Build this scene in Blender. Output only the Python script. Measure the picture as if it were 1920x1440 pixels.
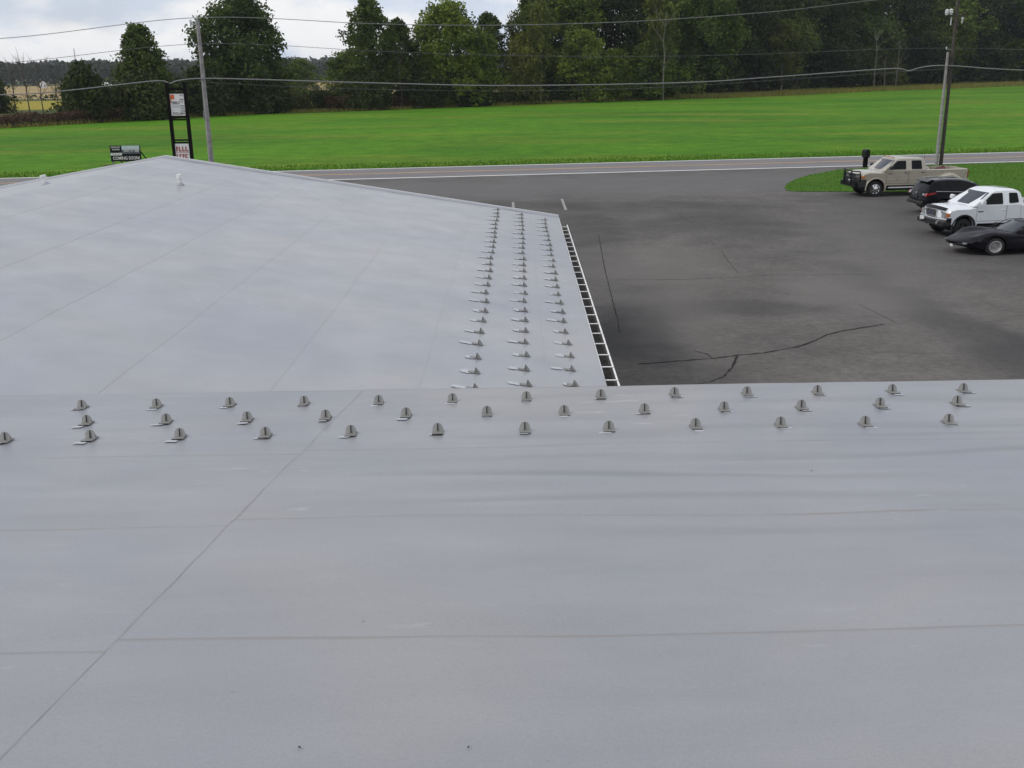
import bpy, bmesh, math, random
import numpy as np
from mathutils import Vector, Matrix, noise

for o in list(bpy.data.objects):
    bpy.data.objects.remove(o)
S = bpy.context.scene
C = S.collection
R = math.radians

# ------------------------------------------------------------------ camera
cam_d = bpy.data.cameras.new('camera')
cam_d.sensor_width = 36.0
cam_d.lens = 36.0 * 1927 / 1920
cam_d.clip_start = 0.1
cam_d.clip_end = 9000
cam = bpy.data.objects.new('camera', cam_d)
C.objects.link(cam)
PITCH = math.atan(588 / 1927)
ROLL = math.atan(0.015)
cam.matrix_world = (Matrix.Translation((0, 0, 6.4)) @ Matrix.Rotation(math.pi / 2 - PITCH, 4, 'X')
                    @ Matrix.Rotation(-ROLL, 4, 'Z') @ Matrix.Rotation(0, 4, 'Z'))
S.camera = cam

# ------------------------------------------------------------------ sky and sun
SUN_EL, SUN_AZ = R(44), R(-105)          # azimuth measured from +Y towards +X
W = bpy.data.worlds.new('World')
S.world = W
W.use_nodes = True
nt = W.node_tree
for n in list(nt.nodes):
    nt.nodes.remove(n)


def wn(t, **k):
    n = nt.nodes.new(t)
    for a, v in k.items():
        setattr(n, a, v)
    return n


w_out = wn('ShaderNodeOutputWorld')
w_bg = wn('ShaderNodeBackground')
w_bg.inputs['Strength'].default_value = 0.09
sky = wn('ShaderNodeTexSky', sky_type='NISHITA', sun_disc=False)
sky.sun_elevation = SUN_EL
sky.sun_rotation = SUN_AZ
sky.air_density = 1.0
sky.dust_density = 1.5
sky.ozone_density = 1.0
tc = wn('ShaderNodeTexCoord')
cmb = wn('ShaderNodeMapping')
cmb.inputs['Scale'].default_value = (1.0, 1.0, 2.2)
nt.links.new(tc.outputs['Generated'], cmb.inputs['Vector'])
cn = wn('ShaderNodeTexNoise')
cn.inputs['Scale'].default_value = 6.5
cn.inputs['Detail'].default_value = 7
cn.inputs['Roughness'].default_value = 0.55
nt.links.new(cmb.outputs[0], cn.inputs['Vector'])
cr = wn('ShaderNodeValToRGB')
cr.color_ramp.elements[0].position = 0.36
cr.color_ramp.elements[0].color = (0.78, 0.78, 0.78, 1)
cr.color_ramp.elements[1].position = 0.62
cr.color_ramp.elements[1].color = (1, 1, 1, 1)
nt.links.new(cn.outputs['Fac'], cr.inputs[0])
c2 = wn('ShaderNodeTexNoise')
c2.inputs['Scale'].default_value = 7.0
c2.inputs['Detail'].default_value = 5
nt.links.new(cmb.outputs[0], c2.inputs['Vector'])
cc = wn('ShaderNodeValToRGB')
cc.color_ramp.elements[0].position = 0.45
cc.color_ramp.elements[0].color = (7.5, 8.3, 9.7, 1)
cc.color_ramp.elements[1].position = 0.56
cc.color_ramp.elements[1].color = (10.8, 10.8, 10.9, 1)
nt.links.new(c2.outputs['Fac'], cc.inputs[0])
mx = wn('ShaderNodeMix', data_type='RGBA')
nt.links.new(cr.outputs[0], mx.inputs['Factor'])
nt.links.new(sky.outputs[0], mx.inputs['A'])
nt.links.new(cc.outputs[0], mx.inputs['B'])
nt.links.new(mx.outputs['Result'], w_bg.inputs['Color'])
nt.links.new(w_bg.outputs[0], w_out.inputs['Surface'])

sun_d = bpy.data.lights.new('sun', 'SUN')
sun_d.energy = 1.4
sun_d.angle = R(12)
sun_d.color = (1.0, 0.96, 0.9)
sun = bpy.data.objects.new('sun', sun_d)
C.objects.link(sun)
sdir = Vector((math.sin(SUN_AZ) * math.cos(SUN_EL), math.cos(SUN_AZ) * math.cos(SUN_EL), math.sin(SUN_EL)))
sun.rotation_euler = sdir.to_track_quat('Z', 'Y').to_euler()
sun.location = sdir * 60

S.view_settings.view_transform = 'Standard'
S.view_settings.look = 'None'
S.view_settings.exposure = 0.0
S.view_settings.gamma = 1.0
S.view_settings.use_curve_mapping = False

# ------------------------------------------------------------------ materials
MATS = {}


class NT:
    def __init__(s, name):
        s.m = bpy.data.materials.new(name)
        s.m.use_nodes = True
        s.t = s.m.node_tree
        s.b = s.t.nodes['Principled BSDF']
        s.out = s.t.nodes['Material Output']
        MATS[name] = s.m

    def n(s, t, **k):
        x = s.t.nodes.new(t)
        for a, v in k.items():
            setattr(x, a, v)
        return x

    def l(s, a, b):
        s.t.links.new(a, b)

    def pos(s):
        return s.n('ShaderNodeNewGeometry').outputs['Position']

    def obj(s):
        return s.n('ShaderNodeTexCoord').outputs['Object']

    def map(s, vec, loc=(0, 0, 0), rot=(0, 0, 0), scale=(1, 1, 1)):
        x = s.n('ShaderNodeMapping')
        x.inputs['Location'].default_value = loc
        x.inputs['Rotation'].default_value = rot
        x.inputs['Scale'].default_value = scale
        s.l(vec, x.inputs['Vector'])
        return x.outputs[0]

    def noise(s, vec, scale, detail=4, rough=0.5, dist=0.0):
        x = s.n('ShaderNodeTexNoise')
        x.inputs['Scale'].default_value = scale
        x.inputs['Detail'].default_value = detail
        x.inputs['Roughness'].default_value = rough
        x.inputs['Distortion'].default_value = dist
        s.l(vec, x.inputs['Vector'])
        return x.outputs['Fac']

    def ramp(s, fac, *stops):
        x = s.n('ShaderNodeValToRGB')
        e = x.color_ramp.elements
        while len(e) < len(stops):
            e.new(0.5)
        for el, (p, c) in zip(e, stops):
            el.position = p
            el.color = (c, c, c, 1) if not hasattr(c, '__len__') else (*c, 1)
        s.l(fac, x.inputs[0])
        return x.outputs[0]

    def mix(s, fac, a, b, mode='MIX'):
        x = s.n('ShaderNodeMix', data_type='RGBA', blend_type=mode)
        for v, i in ((fac, 'Factor'), (a, 'A'), (b, 'B')):
            if isinstance(v, (int, float)):
                x.inputs[i].default_value = v if i == 'Factor' else (v, v, v, 1)
            elif isinstance(v, tuple):
                x.inputs[i].default_value = (*v, 1)
            else:
                s.l(v, x.inputs[i])
        return x.outputs['Result']

    def math(s, op, a, b=None, clamp=False):
        x = s.n('ShaderNodeMath', operation=op, use_clamp=clamp)
        for i, v in enumerate((a, b)):
            if v is None:
                continue
            if isinstance(v, (int, float)):
                x.inputs[i].default_value = v
            else:
                s.l(v, x.inputs[i])
        return x.outputs[0]

    def bump(s, h, strength=0.3, dist=0.01):
        x = s.n('ShaderNodeBump')
        x.inputs['Strength'].default_value = strength
        x.inputs['Distance'].default_value = dist
        s.l(h, x.inputs['Height'])
        s.l(x.outputs[0], s.b.inputs['Normal'])

    def col(s, c):
        if isinstance(c, tuple):
            s.b.inputs['Base Color'].default_value = (*c, 1)
        else:
            s.l(c, s.b.inputs['Base Color'])

    def rough(s, r):
        if isinstance(r, (int, float)):
            s.b.inputs['Roughness'].default_value = r
        else:
            s.l(r, s.b.inputs['Roughness'])

    def ellipse(s, vec, cx, cy, rx, ry, rot=0.0, soft=0.5):
        """soft-edged stain mask 1 inside, 0 outside"""
        sub = s.n('ShaderNodeVectorMath', operation='SUBTRACT')
        s.l(vec, sub.inputs[0])
        sub.inputs[1].default_value = (cx, cy, 0)
        v = s.map(sub.outputs[0], rot=(0, 0, -rot))
        v = s.map(v, scale=(1 / rx, 1 / ry, 0))
        ln = s.n('ShaderNodeVectorMath', operation='LENGTH')
        s.l(v, ln.inputs[0])
        mr = s.n('ShaderNodeMapRange', interpolation_type='SMOOTHSTEP')
        mr.inputs['From Min'].default_value = 1 - soft
        mr.inputs['From Max'].default_value = 1 + soft
        mr.inputs['To Min'].default_value = 1
        mr.inputs['To Max'].default_value = 0
        s.l(ln.outputs['Value'], mr.inputs['Value'])
        return mr.outputs[0]


def simple(name, c, rough=0.6, metal=0.0, var=0.0, vscale=3.0, coat=0.0, spec=0.5):
    t = NT(name)
    if var:
        f = t.noise(t.obj(), vscale, 5, 0.6)
        a = tuple(max(0, x * (1 - var)) for x in c)
        b = tuple(min(1, x * (1 + var)) for x in c)
        t.col(t.ramp(f, (0.3, a), (0.7, b)))
        t.rough(t.ramp(f, (0.3, min(1, rough + 0.08)), (0.7, max(0.02, rough - 0.08))))
    else:
        t.col(c)
        t.rough(rough)
    t.b.inputs['Metallic'].default_value = metal
    t.b.inputs['Coat Weight'].default_value = coat
    t.b.inputs['Coat Roughness'].default_value = 0.06
    t.b.inputs['Specular IOR Level'].default_value = spec
    return t.m


# roof membrane -------------------------------------------------------------
def membrane(name, base, wing):
    t = NT(name)
    p = t.pos()
    big = t.noise(p, 0.35, 4, 0.55, 0.6)
    mid = t.noise(t.map(p, scale=(0.5, 1.6, 1)) if not wing else p, 1.3, 5, 0.6)
    fine = t.noise(p, 90, 3, 0.6)
    cool = (base[0] * 0.90, base[1] * 0.93, base[2] * 0.99)
    warm = (base[0] * 1.08, base[1] * 1.06, base[2] * 1.02)
    c = t.ramp(big, (0.32, cool), (0.68, warm))
    c = t.mix(1.0, c, t.ramp(mid, (0.25, 0.93), (0.75, 1.05)), 'MULTIPLY')
    c = t.mix(1.0, c, t.ramp(fine, (0.2, 0.9), (0.8, 1.1)), 'MULTIPLY')
    if wing:
        e = t.ellipse(p, -2.2, 12.6, 2.6, 1.2, 0.05, 0.35)
        c = t.mix(t.math('MULTIPLY', e, 0.30), c, (base[0] * .82, base[1] * .87, base[2] * .99))
        e = t.ellipse(p, -1.8, 15.8, 2.8, 1.0, 0.05, 0.5)
        c = t.mix(t.math('MULTIPLY', e, 0.18), c, (base[0] * .82, base[1] * .87, base[2] * .99))
    # dirt caught along the lap seam, uv.y is the distance from the lap edge in metres
    uv = t.n('ShaderNodeUVMap')
    sp = t.n('ShaderNodeSeparateXYZ')
    t.l(uv.outputs[0], sp.inputs[0])
    dn = t.noise(t.map(p, scale=(0.9, 0.9, 1)), 1.1, 4, 0.6)
    wdt = t.ramp(dn, (0.3, 0.012 if not wing else 0.01), (0.7, 0.04 if not wing else 0.09))
    m = t.math('DIVIDE', sp.outputs['Y'], wdt)
    m = t.math('SUBTRACT', 1.0, m, True)
    m = t.math('POWER', m, 0.8)
    m = t.math('MULTIPLY', m, t.ramp(dn, (0.36, 0.35 if not wing else 0.16), (0.62, 0.8 if not wing else .5)))
    c = t.mix(m, c, (0.20, 0.175, 0.155) if not wing else (0.295, 0.288, 0.288))
    # wide faint grime behind the seam
    m2 = t.math('SUBTRACT', 1.0, t.math('DIVIDE', sp.outputs['Y'], 0.5), True)
    m2 = t.math('MULTIPLY', m2, t.ramp(mid, (0.4, 0.0), (0.75, 0.30)))
    c = t.mix(m2, c, (base[0] * .85, base[1] * .84, base[2] * .82))
    # scuffs: small pale scrapes, sparse
    s1 = t.noise(t.map(p, scale=(3.0, 11.0, 1) if not wing else (4.0, 9.0, 1)), 1.0, 4, 0.6, 0.3)
    s2 = t.noise(p, 0.55, 2, 0.5)
    sc = t.math('MULTIPLY', t.ramp(s1, (0.63, 0.0), (0.73, 1.0)), t.ramp(s2, (0.53 if not wing else .5, 0.0), (0.64, 0.5 if not wing else .7)))
    c = t.mix(sc, c, (0.50, 0.50, 0.51))
    # specks of debris
    vo = t.n('ShaderNodeTexVoronoi')
    vo.inputs['Scale'].default_value = 2.2
    t.l(p, vo.inputs['Vector'])
    sk = t.ramp(vo.outputs['Distance'], (0.012, 0.55), (0.02, 0.0))
    c = t.mix(sk, c, (0.08, 0.07, 0.06))
    t.col(c)
    t.rough(t.ramp(mid, (0.3, 0.40), (0.7, 0.29)))
    t.b.inputs['Specular IOR Level'].default_value = 0.5
    t.bump(t.noise(p, 160, 3, 0.6), 0.12, 0.004)
    return t.m


membrane('membrane_near', (0.272, 0.273, 0.288), False)
membrane('membrane_wing', (0.328, 0.329, 0.344), True)
simple('membrane_trim', (0.33, 0.335, 0.36), 0.45, var=0.06)
simple('white_metal', (0.74, 0.74, 0.73), 0.4, var=0.05)
simple('guard_base', (0.215, 0.205, 0.195), 0.45)
simple('guard_plastic', (0.37, 0.365, 0.345), 0.35, var=0.12, vscale=20)
simple('guard_edge_shade', (0.15, 0.145, 0.135), 0.5)  # edge-on darkness of translucent plastic, put into the colour
simple('guard_dark', (0.035, 0.032, 0.03), 0.5)
simple('cleaned', (0.44, 0.45, 0.475), 0.42, var=0.12, vscale=18)
simple('siding', (0.55, 0.52, 0.45), 0.5, var=0.05)
simple('gutter_dark', (0.022, 0.018, 0.014), 0.9, var=0.5, vscale=6)
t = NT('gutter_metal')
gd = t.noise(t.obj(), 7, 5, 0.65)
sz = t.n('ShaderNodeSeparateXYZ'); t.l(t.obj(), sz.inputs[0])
inner = t.math('MULTIPLY', t.math('LESS_THAN', sz.outputs['Z'], 2.592), t.math('GREATER_THAN', sz.outputs['Z'], 2.4985))  # trough faces below the lip, coloured near-black
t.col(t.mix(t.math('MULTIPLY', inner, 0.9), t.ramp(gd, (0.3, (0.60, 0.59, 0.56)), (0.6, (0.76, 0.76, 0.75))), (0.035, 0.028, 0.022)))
t.rough(0.5)
simple('lap_dirt', (0.215, 0.205, 0.205), 0.8, var=0.5, vscale=3)
simple('pvc', (0.74, 0.74, 0.72), 0.4)

# asphalt --------------------------------------------------------------------
t = NT('lot_asphalt')
p = t.pos()
f1 = t.noise(p, 0.16, 5, 0.6, 0.8)
f2 = t.noise(p, 0.7, 6, 0.65, 0.4)
f3 = t.noise(p, 35, 4, 0.7)
c = t.ramp(f1, (0.30, (0.092, 0.086, 0.081)), (0.70, (0.138, 0.128, 0.118)))
c = t.mix(1.0, c, t.ramp(f2, (0.25, 0.78), (0.75, 1.22)), 'MULTIPLY')
c = t.mix(1.0, c, t.ramp(f3, (0.2, 0.6), (0.8, 1.45)), 'MULTIPLY')
c = t.mix(1.0, c, t.ramp(t.noise(p, 5.0, 6, 0.7), (0.25, 0.72), (0.75, 1.3)), 'MULTIPLY')
wv = t.n('ShaderNodeVectorMath', operation='ADD')
nz = t.n('ShaderNodeTexNoise')
nz.inputs['Scale'].default_value = 0.35
t.l(p, nz.inputs['Vector'])
sc_ = t.n('ShaderNodeVectorMath', operation='MULTIPLY')
t.l(nz.outputs['Color'], sc_.inputs[0])
sc_.inputs[1].default_value = (3, 3, 0)
t.l(p, wv.inputs[0]); t.l(sc_.outputs[0], wv.inputs[1])
q = wv.outputs[0]
for (cx, cy, rx, ry, ro, amt, col) in [
    (4.5, 52.5, 9, 2.0, -0.05, 0.42, (0.040, 0.040, 0.043)), (4.6, 41.5, 1.3, 16, 0.02, 0.45, (0.042, 0.041, 0.043)),
    (9.5, 45.5, 4.5, 3.0, 0.1, 0.4, (0.046, 0.044, 0.047)), (4.4, 26.5, 1.0, 2.4, 0, 0.6, (0.036, 0.036, 0.038)),
    (7.4, 29.3, 2.2, 1.1, 0, 0.45, (0.045, 0.044, 0.046)), (12.9, 27.5, 0.9, 7.5, 0.06, 0.5, (0.045, 0.043, 0.046)),
    (19.5, 45, 3.6, 12, -0.1, 0.5, (0.045, 0.044, 0.046)),
    (6.2, 36, 2.6, 4.0, 0, 0.6, (0.150, 0.140, 0.130)), (5.8, 28.3, 1.3, 3.5, 0, 0.5, (0.140, 0.130, 0.122)),
    (11.2, 31.0, 1.6, 2.6, 0, 0.65, (0.160, 0.149, 0.140)), (15, 40, 2, 12, -0.25, 0.5, (0.135, 0.127, 0.123)),
    (8, 61.5, 26, 5.0, 0.1, 0.7, (0.135, 0.131, 0.132)), (4.0, 50.0, 5, 1.0, 0, 0.5, (0.10, 0.097, 0.09))]:
    c = t.mix(t.math('MULTIPLY', t.ellipse(q, cx, cy, rx, ry, ro, 0.6), amt), c, col)
t.col(c)
t.rough(0.92)
t.b.inputs['Specular IOR Level'].default_value = 0.15
t.bump(f3, 0.3, 0.01)

t = NT('road_asphalt')
p = t.pos()
f2 = t.noise(t.map(p, rot=(0, 0, -0.12), scale=(0.15, 1.2, 1)), 1.0, 5, 0.6)
f3 = t.noise(p, 25, 3, 0.7)
c = t.ramp(f2, (0.3, (0.135, 0.128, 0.130)), (0.7, (0.19, 0.18, 0.18)))
c = t.mix(1.0, c, t.ramp(f3, (0.2, 0.8), (0.8, 1.2)), 'MULTIPLY')
t.col(c)
t.rough(0.9)
simple('crack_tar', (0.034, 0.032, 0.032), 0.95, spec=0.05)
simple('paint_white', (0.78, 0.78, 0.76), 0.7, var=0.1, vscale=0.8)
simple('paint_yellow', (0.66, 0.36, 0.11), 0.7, var=0.18, vscale=0.8)
simple('paint_worn', (0.26, 0.25, 0.23), 0.8, var=0.3, vscale=3)


def grass_mat(name, a, b, cdry, scale=1.0, dry=0.5, band=True):
    t = NT(name)
    p = t.pos()
    f1 = t.noise(t.map(p, rot=(0, 0, -0.15), scale=(0.45, 1.0, 1)) if band else p, 0.05 * scale, 7, 0.68, 0.8)
    f2 = t.noise(p, 0.5 * scale, 6, 0.7)
    f3 = t.noise(p, 6 * scale, 4, 0.7)
    c = t.ramp(f1, (0.3, a), (0.7, b))
    m = t.math('MULTIPLY', t.ramp(t.noise(t.map(p, loc=(31, 7, 0), rot=(0, 0, -0.15), scale=(0.3, 1, 1)), 0.09 * scale, 5, 0.65), (0.5, 0.0), (0.7, 1.0)), dry)
    c = t.mix(m, c, cdry)
    c = t.mix(1.0, c, t.ramp(f2, (0.28, (0.62, 0.70, 0.7)), (0.72, (1.35, 1.25, 1.2))), 'MULTIPLY')
    c = t.mix(1.0, c, t.ramp(f3, (0.25, 0.45), (0.75, 1.5)), 'MULTIPLY')
    t.col(c)
    t.rough(0.95)
    t.b.inputs['Specular IOR Level'].default_value = 0.1
    return t.m


grass_mat('field_grass', (0.040, 0.128, 0.006), (0.095, 0.235, 0.008), (0.160, 0.200, 0.022), dry=0.9)
grass_mat('island_grass', (0.045, 0.120, 0.012), (0.075, 0.160, 0.016), (0.10, 0.15, 0.03), 4.0, 0.4, False)
grass_mat('rough_ground', (0.05, 0.075, 0.02), (0.09, 0.10, 0.03), (0.12, 0.10, 0.05))
grass_mat('tan_field', (0.30, 0.22, 0.10), (0.38, 0.28, 0.14), (0.30, 0.26, 0.12))
grass_mat('yellow_field', (0.26, 0.22, 0.03), (0.34, 0.28, 0.04), (0.22, 0.22, 0.04))
grass_mat('bare_earth', (0.07, 0.05, 0.03), (0.10, 0.08, 0.04), (0.06, 0.07, 0.02), 6.0)


def leaf_mat(name, dark, light, trans=0.25):
    t = NT(name)
    at = t.n('ShaderNodeAttribute', attribute_name='tint')
    oi = t.n('ShaderNodeObjectInfo')
    c = t.ramp(at.outputs['Fac'], (0.0, dark), (1.0, light))
    c = t.mix(1.0, c, t.ramp(oi.outputs['Random'], (0.0, (0.8, 0.85, 0.8)), (1.0, (1.25, 1.15, 1.05))), 'MULTIPLY')
    t.col(c)
    t.rough(0.65)
    t.b.inputs['Specular IOR Level'].default_value = 0.25
    tr = t.n('ShaderNodeBsdfTranslucent')
    t.l(c, tr.inputs['Color'])
    ms = t.n('ShaderNodeMixShader')
    ms.inputs[0].default_value = trans
    t.l(t.b.outputs[0], ms.inputs[1])
    t.l(tr.outputs[0], ms.inputs[2])
    t.l(ms.outputs[0], t.out.inputs['Surface'])
    return t.m


leaf_mat('leaf_dark', (0.026, 0.046, 0.010), (0.110, 0.150, 0.026))
leaf_mat('leaf_green', (0.040, 0.068, 0.010), (0.190, 0.245, 0.030))
leaf_mat('leaf_yellow', (0.046, 0.064, 0.013), (0.155, 0.170, 0.03))
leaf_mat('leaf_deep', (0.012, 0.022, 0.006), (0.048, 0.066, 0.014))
leaf_mat('leaf_red', (0.075, 0.036, 0.024), (0.125, 0.072, 0.042))
leaf_mat('leaf_brush', (0.018, 0.032, 0.008), (0.065, 0.085, 0.018))
leaf_mat('leaf_far', (0.028, 0.036, 0.022), (0.060, 0.066, 0.034))
leaf_mat('blade_green', (0.040, 0.130, 0.008), (0.10, 0.22, 0.016))
leaf_mat('blade_dry', (0.12, 0.135, 0.03), (0.25, 0.24, 0.06))
simple('bark', (0.075, 0.06, 0.048), 0.9, var=0.35, vscale=2)
simple('bark_pale', (0.165, 0.155, 0.13), 0.85, var=0.3, vscale=2)
simple('pole_wood_grey', (0.27, 0.255, 0.25), 0.9, var=0.3, vscale=5)
simple('pole_wood_brown', (0.060, 0.048, 0.042), 0.9, var=0.3, vscale=5)
simple('porcelain', (0.6, 0.6, 0.6), 0.3)
simple('steel', (0.35, 0.35, 0.36), 0.4, metal=0.8)
simple('cable', (0.22, 0.215, 0.21), 0.6)
simple('thin_wire', (0.10, 0.10, 0.10), 0.6)
simple('black_paint', (0.007, 0.007, 0.008), 0.5, spec=0.2)
simple('black_post', (0.007, 0.006, 0.006), 0.8, spec=0.1)
simple('sign_white', (0.70, 0.70, 0.68), 0.5, var=0.05)
simple('sign_orange', (0.60, 0.12, 0.02), 0.5)
simple('sign_red', (0.33, 0.075, 0.07), 0.5)
simple('sign_ink', (0.06, 0.06, 0.065), 0.6)
simple('sign_grey', (0.42, 0.42, 0.42), 0.6)
simple('sign_pale', (0.50, 0.58, 0.60), 0.5, var=0.12, vscale=4)
simple('sign_slate', (0.10, 0.115, 0.135), 0.5, var=0.3, vscale=5)
# vehicles
simple('paint_tan', (0.38, 0.35, 0.275), 0.32, metal=0.25, coat=0.7, var=0.04)
simple('paint_van_white', (0.72, 0.735, 0.76), 0.3, coat=0.8, var=0.03)
simple('paint_black', (0.006, 0.006, 0.008), 0.15, spec=0.14)
simple('paint_matte', (0.008, 0.007, 0.011), 0.4, var=0.25, vscale=2, spec=0.16)
simple('auto_glass', (0.005, 0.006, 0.007), 0.05, spec=0.16)
simple('auto_glass_front', (0.025, 0.03, 0.042), 0.05, spec=0.45)
simple('rubber', (0.016, 0.016, 0.016), 0.85)
simple('black_plastic', (0.018, 0.018, 0.019), 0.6)
simple('gap', (0.01, 0.01, 0.01), 0.9)
simple('chrome', (0.62, 0.62, 0.63), 0.16, metal=1.0)
simple('alloy', (0.55, 0.55, 0.54), 0.35, metal=0.6)
simple('lamp_clear', (0.24, 0.26, 0.27), 0.08, spec=0.8, coat=1.0)
simple('lamp_amber', (0.48, 0.19, 0.07), 0.12, coat=1.0)
simple('lamp_red', (0.30, 0.015, 0.012), 0.1, coat=1.0)
simple('plate_white', (0.65, 0.65, 0.66), 0.5)
simple('emblem_blue', (0.02, 0.05, 0.2), 0.3)
simple('cargo_red', (0.085, 0.02, 0.018), 0.8, var=0.3, vscale=3)
simple('cargo_white', (0.55, 0.56, 0.58), 0.7)
simple('house_white', (0.75, 0.75, 0.74), 0.6)
simple('house_roof', (0.20, 0.14, 0.12), 0.8)


# ------------------------------------------------------------------ mesh helpers
class MB:
    def __init__(s):
        s.v, s.f = [], []

    def add(s, vs, fs):
        o = len(s.v)
        s.v += [tuple(v) for v in vs]
        s.f += [tuple(i + o for i in f) for f in fs]
        return s

    def box(s, x0, x1, y0, y1, z0, z1):
        return s.add([(x0, y0, z0), (x1, y0, z0), (x1, y1, z0), (x0, y1, z0), (x0, y0, z1), (x1, y0, z1), (x1, y1, z1), (x0, y1, z1)],
                     [(3, 2, 1, 0), (4, 5, 6, 7), (0, 1, 5, 4), (1, 2, 6, 5), (2, 3, 7, 6), (3, 0, 4, 7)])

    def tube(s, pts, r, n=8, caps=True):
        pts = [Vector(p) for p in pts]
        rs = r if hasattr(r, '__len__') else [r] * len(pts)
        prev = None
        vs = []
        for i, p in enumerate(pts):
            d = (pts[min(i + 1, len(pts) - 1)] - pts[max(i - 1, 0)]).normalized()
            a = d.orthogonal().normalized() if prev is None else (prev - d * prev.dot(d)).normalized()
            prev = a
            b = d.cross(a)
            for k in range(n):
                t_ = 2 * math.pi * k / n
                vs.append(p + (a * math.cos(t_) + b * math.sin(t_)) * rs[i])
        fs = []
        for i in range(len(pts) - 1):
            for k in range(n):
                fs.append((i * n + k, i * n + (k + 1) % n, (i + 1) * n + (k + 1) % n, (i + 1) * n + k))
        if caps:
            fs.append(tuple(range(n))[::-1])
            fs.append(tuple((len(pts) - 1) * n + k for k in range(n)))
        return s.add(vs, fs)

    def lathe(s, prof, n=24, axis='Y', o=(0, 0, 0)):
        """prof: list of (radius, along axis)"""
        vs = []
        for (r, a) in prof:
            for k in range(n):
                t_ = 2 * math.pi * k / n
                c_, s_ = r * math.cos(t_), r * math.sin(t_)
                vs.append((o[0] + c_, o[1] + a, o[2] + s_) if axis == 'Y' else (o[0] + c_, o[1] + s_, o[2] + a))
        fs = []
        for i in range(len(prof) - 1):
            for k in range(n):
                fs.append((i * n + k, i * n + (k + 1) % n, (i + 1) * n + (k + 1) % n, (i + 1) * n + k))
        return s.add(vs, fs)

    def prism(s, poly, a, b, axis='Y'):
        """poly 2-D outline; axis Y: (x,z) outline extruded y a..b ; axis X: (y,z); axis Z: (x,y)"""
        def P(u, w, h):
            return {'Y': (u, h, w), 'X': (h, u, w), 'Z': (u, w, h)}[axis]
        n = len(poly)
        vs = [P(u, w, a) for u, w in poly] + [P(u, w, b) for u, w in poly]
        fs = [tuple(range(n)), tuple(range(2 * n - 1, n - 1, -1))]
        fs += [(i, i + n, (i + 1) % n + n, (i + 1) % n) for i in range(n)]
        return s.add(vs, fs)

    def mesh(s, name, mat, smooth=None):
        me = bpy.data.meshes.new(name)
        me.from_pydata(s.v, [], s.f)
        bm = bmesh.new()
        bm.from_mesh(me)
        bmesh.ops.recalc_face_normals(bm, faces=bm.faces)
        bm.to_mesh(me)
        bm.free()
        if smooth is not None:
            me.shade_smooth()
            me.set_sharp_from_angle(angle=R(smooth))
        me.materials.append(MATS[mat])
        return me

    def obj(s, name, mat, parent=None, smooth=None, bevel=0.0):
        return link(name, s.mesh(name, mat, smooth), parent, bevel)


def link(name, me, parent=None, bevel=0.0):
    o = bpy.data.objects.new(name, me)
    C.objects.link(o)
    if parent:
        o.parent = parent
    if bevel:
        b = o.modifiers.new('bevel', 'BEVEL')
        b.width = bevel
        b.segments = 2
        b.limit_method = 'ANGLE'
        b.angle_limit = R(35)
    return o


def tag(o, label=None, cat=None, group=None, kind=None):
    if label: o['label'] = label
    if cat: o['category'] = cat
    if group: o['group'] = group
    if kind: o['kind'] = kind
    return o


def thing(name, label, cat, loc=(0, 0, 0), rz=0.0, group=None):
    o = bpy.data.objects.new(name, None)
    o.empty_display_size = 0.2
    C.objects.link(o)
    o.location = loc
    o.rotation_euler = (0, 0, rz)
    return tag(o, label, cat, group)


def text_mesh(body, size, mat, name='lettering', ext=0.003):
    cu = bpy.data.curves.new('tmp', 'FONT')
    cu.body = body
    cu.size = size
    cu.extrude = ext
    cu.offset = size * .018
    cu.align_x = 'CENTER'
    cu.align_y = 'CENTER'
    cu.resolution_u = 3
    ob = bpy.data.objects.new('tmp', cu)
    C.objects.link(ob)
    dg = bpy.context.evaluated_depsgraph_get()
    me = bpy.data.meshes.new_from_object(ob.evaluated_get(dg))
    bpy.data.objects.remove(ob)
    bpy.data.curves.remove(cu)
    me.name = name
    me.materials.clear()
    me.materials.append(MATS[mat])
    return me


ORD = ['first', 'second', 'third', 'fourth', 'fifth', 'sixth', 'seventh', 'eighth', 'ninth', 'tenth', 'eleventh', 'twelfth',
       'thirteenth', 'fourteenth', 'fifteenth', 'sixteenth', 'seventeenth', 'eighteenth', 'nineteenth', 'twentieth',
       'twenty-first', 'twenty-second', 'twenty-third', 'twenty-fourth', 'twenty-fifth', 'twenty-sixth']


def sheet(name, pts, z, mat, kind=None, parent=None):
    me = bpy.data.meshes.new(name)
    me.from_pydata([(x, y, z) for x, y in pts], [], [tuple(range(len(pts)))])
    bm = bmesh.new(); bm.from_mesh(me)
    bmesh.ops.recalc_face_normals(bm, faces=bm.faces)
    for f in bm.faces:
        if f.normal.z < 0:
            f.normal_flip()
    bm.to_mesh(me); bm.free()
    me.materials.append(MATS[mat])
    o = link(name, me, parent)
    if kind:
        o['kind'] = kind
    return o


# ------------------------------------------------------------------ the ground
g = sheet('ground', [(-2600, -400), (2600, -400), (2600, 2900), (-2600, 2900)], -0.06, 'rough_ground', 'structure')


def road_near(x): return 66.7 + 0.118 * x
def road_far(x): return 73.7 + 0.121 * x


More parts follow.
